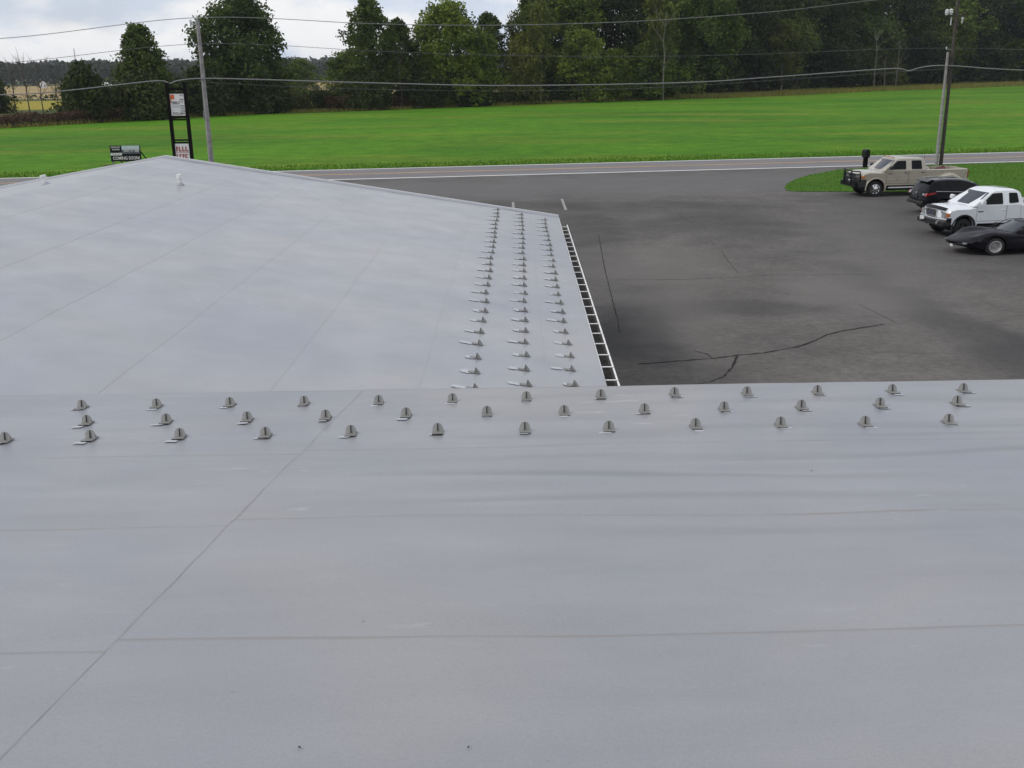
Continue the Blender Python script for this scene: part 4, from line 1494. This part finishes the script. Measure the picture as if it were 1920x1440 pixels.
MB().box(-.36, .36, -.056, -.051, 2.325, 2.345).obj('underline', 'sign_red', p2)
scribble(p2, 'lettering', -.22, -.052, 2.13, .26, .24, 'sign_red', 33, .27)
scribble(p2, 'lettering', .17, -.052, 2.13, .38, .24, 'sign_red', 36, .27)
MB().box(-.38, .38, -.05, .05, 1.2, 1.66).obj('bottom_panel', 'sign_white', ps)

# low billboard on the far verge
bb = thing('billboard', 'low dark billboard reading coming soon on the far grass', 'sign', (-28.75, 79, 0), R(3))
MB().box(-1.12, 1.12, -.03, .03, .28, 1.44).obj('board', 'black_paint', bb)
MB().box(-.25, 1.06, -.037, -.031, 1.12, 1.42).obj('picture_sky', 'sign_pale', bb)
m = MB().box(-.25, 1.06, -.036, -.031, .83, 1.119)
m.obj('picture_building', 'sign_slate', bb)
for (xa, xb, za, zb) in ((-.1, .28, .98, 1.10), (.35, .62, 1.0, 1.06), (.70, 1.0, .95, 1.12)):
    MB().box(xa, xb, -.041, -.0365, za, zb).obj('picture_house', 'sign_grey', bb)
scribble(bb, 'lettering', -.70, -.031, 1.32, .70, .10, 'sign_white', 41)
scribble(bb, 'lettering', -.66, -.031, 1.15, .58, .11, 'sign_white', 42)
MB().box(-1.10, -.27, -.037, -.031, .72, .90).obj('white_band', 'sign_white', bb)
scribble(bb, 'lettering', -.68, -.038, .81, .62, .07, 'sign_grey', 43)
tm = text_mesh('COMING SOON!', .30, 'sign_white')
o = link('lettering', tm, bb)
o.location = (.03, -.034, .50)
o.rotation_euler = (R(90), 0, 0)
xs = [v.co.x for v in tm.vertices]
o.scale = (1.98 / (max(xs) - min(xs)), 1.1, 1)
for x_ in (-1.0, 0.0, 1.0):
    MB().box(x_ - .05, x_ + .05, .031, .12, 0, 1.44).obj('post', 'pole_wood_grey', bb)
    MB().tube([(x_ + .03, .10, 1.05), (x_ + .35, 1.2, 0.0)], .045, 6).obj('brace', 'black_post', bb)

# mailbox by the road
mbx = thing('mailbox', 'black round topped mailbox on a thick post by the road', 'mailbox', (23.3, 68.35, 0), R(4))
MB().box(-.13, .13, -.10, .10, -.02, .68).obj('post', 'black_post', mbx, bevel=.01)
poly = [(-.15, .0), (.15, .0)] + [(.15 * math.cos(R(a)), .34 + .15 * math.sin(R(a))) for a in range(0, 181, 15)]
o = MB().prism(poly, -.30, .30, 'Y').obj('box', 'black_paint', mbx, 40)
o.location = (0, 0, .68)
MB().box(-.14, .14, -.28, .28, .64, .68).obj('shelf', 'black_post', mbx)


def utility_pole(name, label, loc, h, r0, r1, mat, lean=(0, 0)):
    t_ = thing(name, label, 'utility pole', loc)
    pts, rs_ = [], []
    for k in range(9):
        f = k / 8
        pts.append((lean[0] * f, lean[1] * f, -.1 + (h + .1) * f)); rs_.append(r0 + (r1 - r0) * f)
    MB().tube(pts, rs_, 14).obj('shaft', mat, t_, 50)
    return t_


def insulator(parent, x, y, z, s_=1.0):
    MB().lathe([(.02 * s_, -.12 * s_), (.07 * s_, -.08 * s_), (.05 * s_, -.04 * s_), (.10 * s_, 0), (.06 * s_, .05 * s_), (.09 * s_, .08 * s_), (.03 * s_, .14 * s_), (.001, .145 * s_)], 12, 'Z', (x, y, z)).obj('insulator', 'porcelain', parent, 50)


pl = utility_pole('utility_pole', 'weathered grey wooden utility pole beside the tall sign', (-17.57, 62, 0), 9.4, .165, .10, 'pole_wood_grey')
MB().box(-.42, .05, -.05, .05, 9.14, 9.22).obj('bracket', 'steel', pl)
insulator(pl, -.40, 0, 9.30, .9)
insulator(pl, 0, 0, 9.52, .7)
MB().tube([(0, -.16, 8.1), (0, .0, 8.11)], .04, 8).obj('clamp', 'steel', pl)
MB().tube([(.0, -.19, 6.2), (.0, .0, 6.2)], .05, 8).obj('clamp', 'steel', pl)
MB().box(-.16, -.12, -.13, -.09, 3.9, 4.4).obj('number_tag', 'steel', pl)
pr = utility_pole('utility_pole', 'tall dark brown utility pole with white insulators in front of the wood', (28.52, 69.0, 0), 10.8, .125, .085, 'pole_wood_brown')
MB().box(-.70, .55, -.06, .06, 9.24, 9.35).obj('crossarm', 'pole_wood_brown', pr)
insulator(pr, -.62, 0, 9.5, 1.5)
insulator(pr, -.36, 0, 9.52, 1.5)
insulator(pr, .40, 0, 9.12, .9)
MB().tube([(.45, 0, 9.25), (.38, -.02, 8.85)], .03, 6).obj('fuse_cutout', 'porcelain', pr)
MB().tube([(-.30, 0, 9.24), (-.32, -.02, 8.75)], .03, 6).obj('fuse_cutout', 'porcelain', pr)
MB().tube([(-.42, 0, 7.3), (0, 0, 7.25)], .03, 6).obj('bracket', 'steel', pr)
insulator(pr, -.42, 0, 7.36, .6)
stub = utility_pole('pole_stub', 'pale grey cut off pole stub strapped beside the brown utility pole', (28.16, 68.85, 0), 7.11, .12, .08, 'pole_wood_grey')
for z_ in (1.2, 3.2):
    MB().lathe([(.124, z_ - .03), (.13, z_), (.124, z_ + .03)], 14, 'Z').obj('strap', 'steel', stub)


# overhead wires
def wire(name, label, pts, r, mat, seg=14):
    P = []
    V_ = [Vector(p_) for p_ in pts]
    for i in range(len(V_) - 1):
        p0, p1, p2, p3 = V_[max(i - 1, 0)], V_[i], V_[i + 1], V_[min(i + 2, len(V_) - 1)]
        for k in range(seg):
            t_ = k / seg
            P.append(.5 * ((2 * p1) + (p2 - p0) * t_ + (2 * p0 - 5 * p1 + 4 * p2 - p3) * t_ * t_ + (3 * p1 - p0 - 3 * p2 + p3) * t_ ** 3))
    P.append(V_[-1])
    o = MB().tube(P, r, 6).obj(name, mat, None, 80)
    return tag(o, label, 'wire')


wire('power_line', 'topmost overhead line running between the two pole tops', [(-66, 54.5, 9.4), (-40, 58.5, 8.25), (-28.2, 60.35, 8.5), (-17.6, 62, 9.52), (-7.8, 63.5, 9.12), (-.6, 64.6, 8.98), (7.5, 65.8, 9.12), (16.1, 67.1, 9.60), (28.1, 69, 10.5), (45, 71.5, 9.6), (75, 76, 10.4)], .018, 'cable')
wire('neutral_wire', 'thin second wire from the top strung below the power line', [(-66, 54.5, 7.9), (-40, 58.5, 6.95), (-28.3, 60.3, 7.2), (-17.55, 61.85, 8.1), (-7.2, 63.5, 7.56), (.3, 64.7, 7.25), (9.5, 66.1, 7.10), (16.2, 67.1, 7.16), (28.1, 69, 7.36), (45, 71.5, 6.9), (75, 76, 7.4)], .013, 'thin_wire')
wire('communication_cable', 'thick pale lower cable dipping beside both poles', [(-66, 54.5, 6.2), (-40, 58.4, 5.35), (-28.6, 60.28, 5.49), (-25.2, 60.81, 5.65), (-20.3, 61.56, 6.11), (-19.44, 61.6, 5.97), (-18.9, 61.7, 6.12), (-17.5, 61.81, 6.21), (-14.63, 62.3, 6.11), (-7.32, 63.5, 5.78), (.27, 64.7, 5.52), (10.86, 66.3, 5.52), (16.34, 67.1, 5.75), (23.7, 68.3, 6.13), (25.1, 68.5, 6.13), (25.7, 68.6, 6.02), (26.6, 68.7, 6.22), (28.2, 68.66, 6.29), (33.6, 69.8, 5.93), (45, 71.5, 5.6), (75, 76, 6.2)], .032, 'cable', 8)
wire('drop_wire', 'faint dark lowest wire hanging just under the pale cable', [(-17.5, 61.81, 6.0), (-9.8, 63.16, 5.52), (.27, 64.7, 5.22), (9, 66.0, 5.25), (16.35, 67.17, 5.55), (28.2, 68.66, 6.1)], .012, 'thin_wire')

# ------------------------------------------------------------------ vegetation
rng = np.random.default_rng(5)


def leaf_mesh(name, cen, size, tint, mat, aspect=0.75):
    """a mesh of small leaf-clump quads at random angles"""
    n = len(cen)
    a = rng.normal(size=(n, 3)); a /= np.linalg.norm(a, axis=1)[:, None]
    b = rng.normal(size=(n, 3)); b -= a * np.sum(a * b, axis=1)[:, None]; b /= np.linalg.norm(b, axis=1)[:, None]
    s = (size * rng.uniform(.6, 1.4, n))[:, None] * .5
    k = aspect
    v = np.stack([cen - a * s, cen + b * s * k * .8, cen + a * s, cen - b * s * k], axis=1).reshape(-1, 3)
    me = bpy.data.meshes.new(name)
    me.vertices.add(4 * n); me.loops.add(4 * n); me.polygons.add(n)
    me.vertices.foreach_set('co', v.astype(np.float32).ravel())
    me.loops.foreach_set('vertex_index', np.arange(4 * n, dtype=np.int32))
    me.polygons.foreach_set('loop_start', np.arange(0, 4 * n, 4, dtype=np.int32))
    me.update(calc_edges=True)
    at = me.attributes.new('tint', 'FLOAT', 'POINT')
    at.data.foreach_set('value', np.repeat(np.clip(tint, 0, 1), 4).astype(np.float32))
    me.materials.append(MATS[mat])
    return me


def crown_points(h, r, base, nl, per, form, lobe):
    """clumped crown: lobes on limbs, leaves gathered in clusters towards each lobe's shell"""
    cs, tints, tips = [], [], []
    for i in range(nl):
        t_ = (i + rng.uniform(.2, .8)) / nl
        z = base + (1 - base) * t_ ** .9
        f = (z - base) / (1 - base)
        if form == 'cone': pr_ = (1 - f) ** .75 * (.35 + .65 * min(1, f * 6))
        elif form == 'tall': pr_ = math.sin(math.pi * min(1, .18 + .80 * f)) ** .6
        else: pr_ = math.sin(math.pi * min(1, .22 + .76 * f)) ** .75
        ang = i * 2.399 + rng.uniform(-.5, .5)
        rad = r * pr_ * rng.uniform(.35, .98)
        lr = r * lobe * rng.uniform(.7, 1.35) * (.6 + .4 * pr_)
        c = np.array([math.cos(ang) * rad, math.sin(ang) * rad, z * h - lr * .35])
        tips.append((c, f))
        ncl = max(3, per // 18)
        d = rng.normal(size=(ncl, 3)); d /= np.linalg.norm(d, axis=1)[:, None]
        cl = c + d * (lr * rng.uniform(.45, 1.0, ncl) ** .6)[:, None] * np.array([1, 1, .8])
        base_t = rng.uniform(.15, .75)
        for q in cl:
            pts_ = q + rng.normal(size=(18, 3)) * lr * .22
            cs.append(pts_)
            tints.append(np.full(18, base_t + rng.uniform(-.2, .3)) + rng.uniform(-.12, .12, 18))
    return np.concatenate(cs), np.concatenate(tints), tips


def trunk_mesh(h, r, tips, base, mat, rt):
    m = MB()
    pts = [(0, 0, -.2)]
    rs_ = [rt * 1.35]
    lx = ly = 0
    for k in range(1, 8):
        lx += rng.uniform(-.02, .02) * r; ly += rng.uniform(-.02, .02) * r
        pts.append((lx, ly, h * .9 * k / 7)); rs_.append(rt * (1 - .85 * k / 7))
    m.tube(pts, rs_, 7)
    for (c, f) in tips[::2]:
        z0 = max(h * .12, c[2] - np.hypot(c[0], c[1]) * .8)
        k = min(6, max(0, int(z0 / (h * .9) * 7)))
        p0 = Vector(pts[k])
        p2 = Vector(c)
        p1 = p0.lerp(p2, .5) + Vector((0, 0, -.04 * h))
        m.tube([p0, p1, p2], [rt * .38 * (1 - .6 * f), rt * .22 * (1 - .5 * f), rt * .06], 5, False)
    return m.mesh('trunk', mat, 60)


PROTO = {}


def proto(key, h, r, base, nl, per, form, lobe, leaf, size, bark='bark', rt=.3):
    cs, tt, tips = crown_points(h, r, base, nl, per, form, lobe)
    PROTO[key] = (h, r, leaf_mesh('crown', cs, size, tt, leaf), trunk_mesh(h, r, tips, base, bark, rt))


proto('cone', 14, 5.4, .06, 60, 420, 'cone', .36, 'leaf_dark', .44, rt=.28)
proto('big', 19, 7.4, .07, 70, 460, 'round', .32, 'leaf_dark', .5, rt=.42)
proto('airy', 18.5, 4.4, .16, 46, 330, 'tall', .38, 'leaf_dark', .46, rt=.3)
proto('bright', 18.5, 8.0, .06, 72, 460, 'round', .30, 'leaf_green', .5, rt=.4)
proto('forest1', 28, 8.5, .05, 76, 420, 'tall', .31, 'leaf_green', .62, rt=.42)
proto('forest2', 29, 9.5, .10, 72, 420, 'tall', .32, 'leaf_dark', .64, rt=.45)
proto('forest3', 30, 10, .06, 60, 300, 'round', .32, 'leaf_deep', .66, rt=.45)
proto('sap1', 12.5, 5.2, .03, 36, 240, 'round', .36, 'leaf_green', .46, 'bark_pale', .16)
proto('sap2', 12, 5.4, .05, 34, 240, 'round', .38, 'leaf_yellow', .46, 'bark_pale', .16)
proto('pale', 17, 4.6, .40, 26, 200, 'round', .40, 'leaf_yellow', .46, 'bark_pale', .17)
proto('bush', 5.5, 4.0, .02, 34, 400, 'round', .40, 'leaf_brush', .38, rt=.12)
proto('deepbush', 9, 6.0, .01, 34, 240, 'round', .38, 'leaf_deep', .5, rt=.16)


def tree(key, name, label, x, y, h, hw, cat='tree', group='trees along the field edge', rz=None):
    ph, pr_, cm, tmsh = PROTO[key]
    t_ = thing(name, label, cat, (x, y, -.03), rng.uniform(0, 6.28) if rz is None else rz, group)
    t_.scale = (hw / pr_, hw / pr_ * rng.uniform(.92, 1.08), h / ph)
    link('crown', cm, t_)
    link('trunk', tmsh, t_)
    return t_


TREES = [
    ('cone', 'cedar_tree', 'dark cone shaped tree behind the coming soon billboard', -57.0, 167.6, 13.7, 5.6),
    ('big', 'oak_tree', 'big dark rounded tree rising behind the grey utility pole', -45.0, 183.8, 19.4, 7.9),
    ('airy', 'oak_tree', 'tall dark narrow tree right of the open gap of sky', -24.5, 194.2, 18.9, 4.9),
    ('airy', 'oak_tree', 'slimmer shorter tree tucked against the tall dark one', -20.2, 200.9, 15.5, 3.5),
    ('bright', 'maple_tree', 'broad brighter green tree in the middle of the hedge line', -11.0, 203.6, 18.4, 8.6),
    ('airy', 'oak_tree', 'greyish tree behind the right shoulder of the bright broad tree', -3.9, 216.9, 17.0, 4.2),
    ('forest2', 'oak_tree', 'loose topped tree at the left corner of the wood', 4.9, 222.8, 20.5, 5.4),
    ('forest1', 'woodland_tree', 'dense green tree second from the left corner of the wood', 13.5, 229.6, 24.5, 8.3),
    ('forest3', 'woodland_tree', 'dark tall tree third from the left corner of the wood', 23.9, 236.4, 26.0, 9.1),
    ('forest1', 'woodland_tree', 'green tall tree fourth from the left corner of the wood', 36.0, 243.4, 27.5, 10.1),
    ('forest1', 'woodland_tree', 'tall lighter topped tree above the recess in the wood edge', 46.1, 252.4, 29.5, 8.9),
    ('forest3', 'woodland_tree', 'dark tall tree just right of the recess in the wood', 57.7, 265.4, 29.7, 8.8),
    ('forest2', 'woodland_tree', 'tall tree behind the small yellowish tree in the wood', 69.6, 279.7, 30.3, 10.7),
    ('forest3', 'woodland_tree', 'dark tall tree left of the thin bare trunks', 84.2, 296.9, 32.1, 10.8),
    ('forest2', 'woodland_tree', 'tall tree above the thin bare trunks', 98.8, 309.2, 33.0, 12.6),
    ('forest3', 'woodland_tree', 'dark tall tree left of the brown pole', 118.2, 329.0, 34.6, 12.8),
    ('forest1', 'woodland_tree', 'tall green tree directly behind the brown pole', 136.7, 345.8, 35.8, 13.3),
    ('forest3', 'woodland_tree', 'dark tall tree just right of the brown pole', 154.4, 358.0, 36.7, 13.8),
    ('forest2', 'woodland_tree', 'tall tree at the right edge of the picture', 172.8, 367.8, 37.3, 15.1),
    ('forest3', 'woodland_tree', 'tall dark tree beyond the right edge of the wood view', 190.4, 374.5, 37.6, 15.4),
    ('bush', 'shrub', 'low dark bushy tree left of the cone shaped tree', -61.8, 156.4, 7.8, 4.2),
    ('bush', 'shrub', 'thick dark shrub under the cone shaped tree', -56.0, 163.0, 6.6, 5.0),
    ('bush', 'shrub', 'dark shrub under the big tree on its left', -50.2, 176.0, 7.2, 5.2),
    ('bush', 'shrub', 'dark shrub under the big tree on its right', -42.0, 182.6, 6.4, 5.0),
    ('sap1', 'small_tree', 'rounded mid green tree beyond the gap in the hedge', -32.3, 212.6, 10.2, 4.8),
    ('sap1', 'small_tree', 'hazy small green tree far beyond the hedge gap', -60.2, 313.2, 10.2, 6.0),
    ('sap2', 'small_tree', 'small yellow green tree at the right foot of the big tree', -43.5, 205.0, 7.6, 3.2),
    ('bush', 'shrub', 'rounded shrub at the foot of the tall narrow tree', -24.8, 190.5, 6.6, 4.6),
    ('bush', 'shrub', 'dark shrub below the left of the broad bright tree', -16.2, 197.0, 6.2, 4.6),
    ('bush', 'shrub', 'dark shrub below the right of the broad bright tree', -8.0, 202.5, 6.6, 5.0),
    ('sap2', 'small_tree', 'yellowish small tree in front at the corner of the wood', 3.2, 211.6, 12.6, 4.4),
    ('sap1', 'small_tree', 'leafy small tree in front of the second woodland tree', 14.8, 219.8, 13.6, 6.6),
    ('sap1', 'small_tree', 'leafy small tree jutting out left of the recess', 30.2, 227.2, 11.6, 7.0),
    ('sap1', 'small_tree', 'small green tree halfway between the two leafy front trees', 22.3, 223.4, 10.2, 5.2),
    ('pale', 'birch_tree', 'pale trunked slender tree above the leafy front tree', 31.5, 226.6, 21.5, 4.6),
    ('pale', 'birch_tree', 'thin pale trunk standing at the corner of the wood', 6.6, 211.2, 19.0, 3.0),
    ('pale', 'birch_tree', 'small yellowish tree with pale trunks inside the dark wood', 68.8, 268.7, 17.3, 5.0),
    ('deepbush', 'undergrowth_bush', 'dark bush deep in the recess of the wood', 46.7, 246.6, 9.4, 6.8),
    ('deepbush', 'undergrowth_bush', 'dark bush right of the recess of the wood', 56.6, 256.4, 13.1, 6.6),
    ('deepbush', 'undergrowth_bush', 'dark bush left of the bare trunks', 86.3, 287.8, 12.0, 8.4),
    ('sap2', 'small_tree', 'dull olive small tree beside the bare trunks', 107.2, 308.0, 15.3, 7.2),
    ('deepbush', 'undergrowth_bush', 'dark bush between the bare trunks and the brown pole', 127.4, 328.0, 13.0, 8.8),
    ('deepbush', 'undergrowth_bush', 'dark bush right of the brown pole', 151.5, 346.6, 14.3, 10.8),
    ('sap1', 'small_tree', 'olive small tree at the right edge of the wood', 170.9, 358.0, 13.7, 10.2),
]
for tr_ in TREES:
    tree(*tr_, cat='shrub' if ('shrub' in tr_[1] or 'bush' in tr_[1]) else 'tree')


# bare trunks standing in front of the dark wood
def bare_trunk(label, x, y, h, r, seed, spread=0.0, mat='bark_pale', nb=6):
    rr = random.Random(seed)
    t_ = thing('bare_tree', label, 'tree', (x, y, -.03), 0, 'bare trunks before the wood')
    m = MB()
    pts = [Vector((rr.uniform(-.12, .12) * k * .5, 0, h * k / 6)) for k in range(7)]
    m.tube(pts, [r * (1 - .8 * k / 6) for k in range(7)], 6)
    m.obj('trunk', mat, t_, 60)
    m = MB()
    for k in range(nb):
        p0 = pts[rr.randrange(2, 6)]
        d = Vector((rr.uniform(-1, 1), rr.uniform(-.5, .5), rr.uniform(.6, 1.4))).normalized()
        L_ = h * rr.uniform(.15, .32) * (1 + spread)
        p1 = p0 + d * L_ * .5 + Vector((0, 0, .1))
        p2 = p0 + d * L_ + Vector((rr.uniform(-.3, .3), 0, .3))
        m.tube([p0, p1, p2], [r * .35, r * .22, r * .08], 5)
        if spread:
            for q in range(4):
                p3 = p1.lerp(p2, rr.random()) + Vector((rr.uniform(-1.2, 1.2), rr.uniform(-.6, .6), rr.uniform(.4, 1.5))) * spread
                m.tube([p1.lerp(p2, .3), p3], [r * .12, r * .04], 4)
    m.obj('branches', mat, t_, 60)


bare_trunk('bare pale trunk leaning left of centre in the dark wood', 98.0, 286.0, 15.0, .16, 3)
bare_trunk('shorter bare pale trunk beside the leaning one', 101.5, 288.0, 9.5, .11, 4)
bare_trunk('forked bare pale trunk before the olive small tree', 107.5, 296.0, 13.0, .15, 5, .4)
bare_trunk('pale forked trunk rising from the leafy front tree', 32.4, 222.5, 17.5, .17, 9, .3)
bare_trunk('leafless grey tree at the left foot of the bright tree', -19.2, 193.0, 9.0, .13, 12, .7, 'bark', 12)
for k, (x, y, h) in enumerate(((-92.5, 206, 9.2), (-89.0, 204, 8.8), (-97, 210, 8.4), (-86.5, 205, 7.6))):
    bare_trunk('%s leafless grey tree at the far left edge' % ['tallest', 'second tallest', 'leftmost', 'rightmost'][k], x, y, h, .13, 30 + k, .5, 'bark', 16)
tree('bush', 'shrub', 'brownish thicket below the leafless trees at the far left', -99.0, 203, 8.2, 4.4, 'shrub')


# masses nobody could count
def mass(name, label, cat, mat, n, fn, size):
    cs, tt = fn(n)
    o = link(name, leaf_mesh(name, cs, size, tt, mat))
    return tag(o, label, cat, None, 'stuff')


def hedge(x0, x1, off0, off1, h, poly=WOOD, hv=.45):
    def f(n):
        x = rng.uniform(x0, x1, n)
        y = np.interp(x, [q[0] for q in poly], [q[1] for q in poly]) + rng.uniform(off0, off1, n)
        hh = np.array([h * (1 - hv + 2 * hv * (.5 + .5 * noise.noise(Vector((a * .22, b * .2, 3.3))))) for a, b in zip(x, y)])
        z = hh * rng.uniform(0, 1, n) ** .8
        tt = np.array([.5 + .7 * noise.noise(Vector((a * .5, b * .5, c * .6))) for a, b, c in zip(x, y, z)]) + rng.uniform(-.15, .15, n)
        return np.stack([x, y, z], 1), tt
    return f


mass('brush', 'reddish brown brush along the left field edge', 'brush', 'leaf_red', 24000, hedge(-110, -57, -1, 5, 1.7, hv=.3), .30)
mass('brush', 'dark green brush under the left hedge trees', 'brush', 'leaf_brush', 14000, hedge(-60, -30, 0, 7, 2.9), .40)
mass('brush', 'rusty brush below the gap in the hedge', 'brush', 'leaf_red', 3200, hedge(-32, -17, -1, 3, 2.4), .36)
mass('brush', 'dark green brush under the middle hedge trees', 'brush', 'leaf_brush', 12000, hedge(-34, 12, 0, 7, 2.4), .40)
mass('brush', 'dark brush along the foot of the wood', 'brush', 'leaf_deep', 20000, hedge(8, 200, 1, 10, 5.0), .55)


def blades(name, label, mat, n, fn, h, w):
    P = fn(n)
    ang = rng.uniform(0, math.pi, n)
    hh = h * rng.uniform(.5, 1.3, n)
    d = np.stack([np.cos(ang), np.sin(ang), np.zeros(n)], 1) * (w * .5)
    tip = P + np.stack([rng.normal(0, .22, n) * hh, rng.normal(0, .22, n) * hh, hh], 1)
    v = np.stack([P - d, P + d, tip], 1).reshape(-1, 3)
    me = bpy.data.meshes.new(name)
    me.vertices.add(3 * n); me.loops.add(3 * n); me.polygons.add(n)
    me.vertices.foreach_set('co', v.astype(np.float32).ravel())
    me.loops.foreach_set('vertex_index', np.arange(3 * n, dtype=np.int32))
    me.polygons.foreach_set('loop_start', np.arange(0, 3 * n, 3, dtype=np.int32))
    me.update(calc_edges=True)
    at = me.attributes.new('tint', 'FLOAT', 'POINT')
    at.data.foreach_set('value', np.repeat(rng.uniform(0, 1, n), 3).astype(np.float32))
    me.materials.append(MATS[mat])
    return tag(link(name, me), label, 'grass', None, 'stuff')


def edge_strip(x0, x1, a, b):
    def f(n):
        x = rng.uniform(x0, x1, n)
        ye = np.interp(x, [q[0] for q in EDGE], [q[1] for q in EDGE])
        yw = np.interp(x, [q[0] for q in WOOD], [q[1] for q in WOOD])
        y = ye + a + (yw + b - ye - a) * rng.uniform(0, 1, n)
        return np.stack([x, y, np.full(n, -.04)], 1)
    return f


blades('tall_grass', 'tall dry grass strip between the field and the wood', 'blade_dry', 42000, edge_strip(36, 260, -.5, 2), .9, .22)
blades('tall_grass', 'dry grass fringe under the hedge at the far left', 'blade_dry', 9000, edge_strip(-110, 36, -1.2, .5), .6, .16)


def verge(x0, x1, fy, d0, d1, z):
    def f(n):
        x = rng.uniform(x0, x1, n)
        return np.stack([x, fy(x) + d0 + (d1 - d0) * rng.uniform(0, 1, n) ** 1.6, np.full(n, z)], 1)
    return f


blades('verge_grass', 'uncut grass along the far side of the road', 'blade_green', 16000, verge(-60, 70, road_far, .45, 4.5, -.02), .16, .06)
ipoly = [(v.co.x, v.co.y) for v in island.data.vertices]


def on_island(n):
    out = []
    from mathutils.geometry import intersect_point_tri_2d
    N = len(ipoly)
    while len(out) < n:
        x = rng.uniform(14.8, 44); y = rng.uniform(43, 71.5)
        c_ = False
        j = N - 1
        for i in range(N):
            xi, yi = ipoly[i]; xj, yj = ipoly[j]
            if (yi > y) != (yj > y) and x < (xj - xi) * (y - yi) / (yj - yi) + xi: c_ = not c_
            j = i
        if c_: out.append((x, y, .015))
    return np.array(out)


blades('lawn_grass', 'short mown grass of the island beside the parked vehicles', 'blade_green', 45000, on_island, .075, .03)


def far_wood(x0, x1, y0, y1, h, hv=.25):
    def f(n):
        x = rng.uniform(x0, x1, n)
        y = y0 + (y1 - y0) * rng.uniform(0, 1, n)
        hh = np.array([h * (1 + hv * 1.6 * noise.noise(Vector((a * .035, 2.2, b * .02))) + hv * .6 * noise.noise(Vector((a * .11, 7, b * .1)))) for a, b in zip(x, y)])
        z = hh * rng.uniform(0, 1, n) ** .6
        tt = np.array([.5 + .8 * noise.noise(Vector((a * .06, b * .03, c * .08))) for a, b, c in zip(x, y, z)]) + rng.uniform(-.1, .1, n)
        return np.stack([x, y, z], 1), tt
    return f


mass('far_wood', 'distant grey green wood beyond the tan field', 'wood', 'leaf_far', 26000, far_wood(-760, 160, 850, 930, 16), 3.2)
mass('far_hedge', 'thin dark hedge row between the tan and yellow fields', 'hedge', 'leaf_brush', 3000, far_wood(-330, -40, 309, 312, 1.6), .8)
mass('far_wood', 'bluish wooded ridge on the far horizon', 'wood', 'leaf_far', 26000, far_wood(-1300, 500, 1500, 1640, 26, .15), 6.0)
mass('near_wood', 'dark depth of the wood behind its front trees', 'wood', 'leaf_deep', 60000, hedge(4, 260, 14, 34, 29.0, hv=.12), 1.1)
mass('near_wood', 'smaller trees massed beyond the far left hedge', 'wood', 'leaf_far', 6000, far_wood(-120, -70, 360, 375, 5.0, .5), 1.0)

# far farm buildings and mast
hs = thing('farmhouse', 'tiny white farmhouse across the tan field at far left', 'house', (-291, 672, 0), R(20))
hs.scale = (.6, .6, .8)
MB().box(-3.2, 3.2, -3, 3, 0, 3.0).obj('wall', 'house_white', hs)
MB().prism([(-3.5, 3.0), (3.5, 3.0), (0, 5.4)], -3.3, 3.3, 'Y').obj('roof', 'house_white', hs)
for x_ in (-1.6, 1.6):
    MB().box(x_ - .4, x_ + .4, -3.03, -3.001, 1.0, 2.2).obj('window', 'auto_glass', hs)
sh = thing('barn', 'pale shed glimpsed through branches left of the cone tree', 'barn', (-112.2, 300, 0), R(10))
sh.scale = (.55, .6, .8)
MB().box(-5, 5, -4, 4, 0, 4.2).obj('wall', 'house_white', sh)
MB().prism([(-5.4, 4.2), (5.4, 4.2), (0, 6.0)], -4.3, 4.3, 'Y').obj('roof', 'house_white', sh)
MB().box(-1.4, 1.4, -4.04, -4.001, 0, 3).obj('door', 'sign_slate', sh)
ms = thing('radio_mast', 'hair thin radio mast above the far left woods', 'mast', (-440, 1100, 0))
m = MB()
for k in range(3):
    a = k * 2.094
    m.tube([(1.0 * math.cos(a), 1.0 * math.sin(a), 0), (.25 * math.cos(a), .25 * math.sin(a), 34)], .14, 4)
m.obj('legs', 'steel', ms)
m = MB()
for k in range(12):
    z_ = 2 + k * 2.6; rr_ = 1.0 - .75 * z_ / 34
    for j in range(3):
        a, b = j * 2.094, (j + 1) * 2.094
        m.tube([(rr_ * math.cos(a), rr_ * math.sin(a), z_), (rr_ * math.cos(b), rr_ * math.sin(b), z_ + 2.0)], .06, 4)
m.obj('bracing', 'steel', ms)

# ------------------------------------------------------------------ air
hz = NT('haze_air')
for n_ in list(hz.t.nodes):
    if n_ != hz.out:
        hz.t.nodes.remove(n_)
pv = hz.n('ShaderNodeVolumePrincipled')
pv.inputs['Color'].default_value = (0.82, 0.88, 0.97, 1)
pv.inputs['Density'].default_value = 0.00010
pv.inputs['Anisotropy'].default_value = 0.2
hz.l(pv.outputs[0], hz.out.inputs['Volume'])
m = MB().box(-2700, 2700, -450, 3000, -1.2, 60)
o = m.obj('haze', 'haze_air')
o['kind'] = 'stuff'
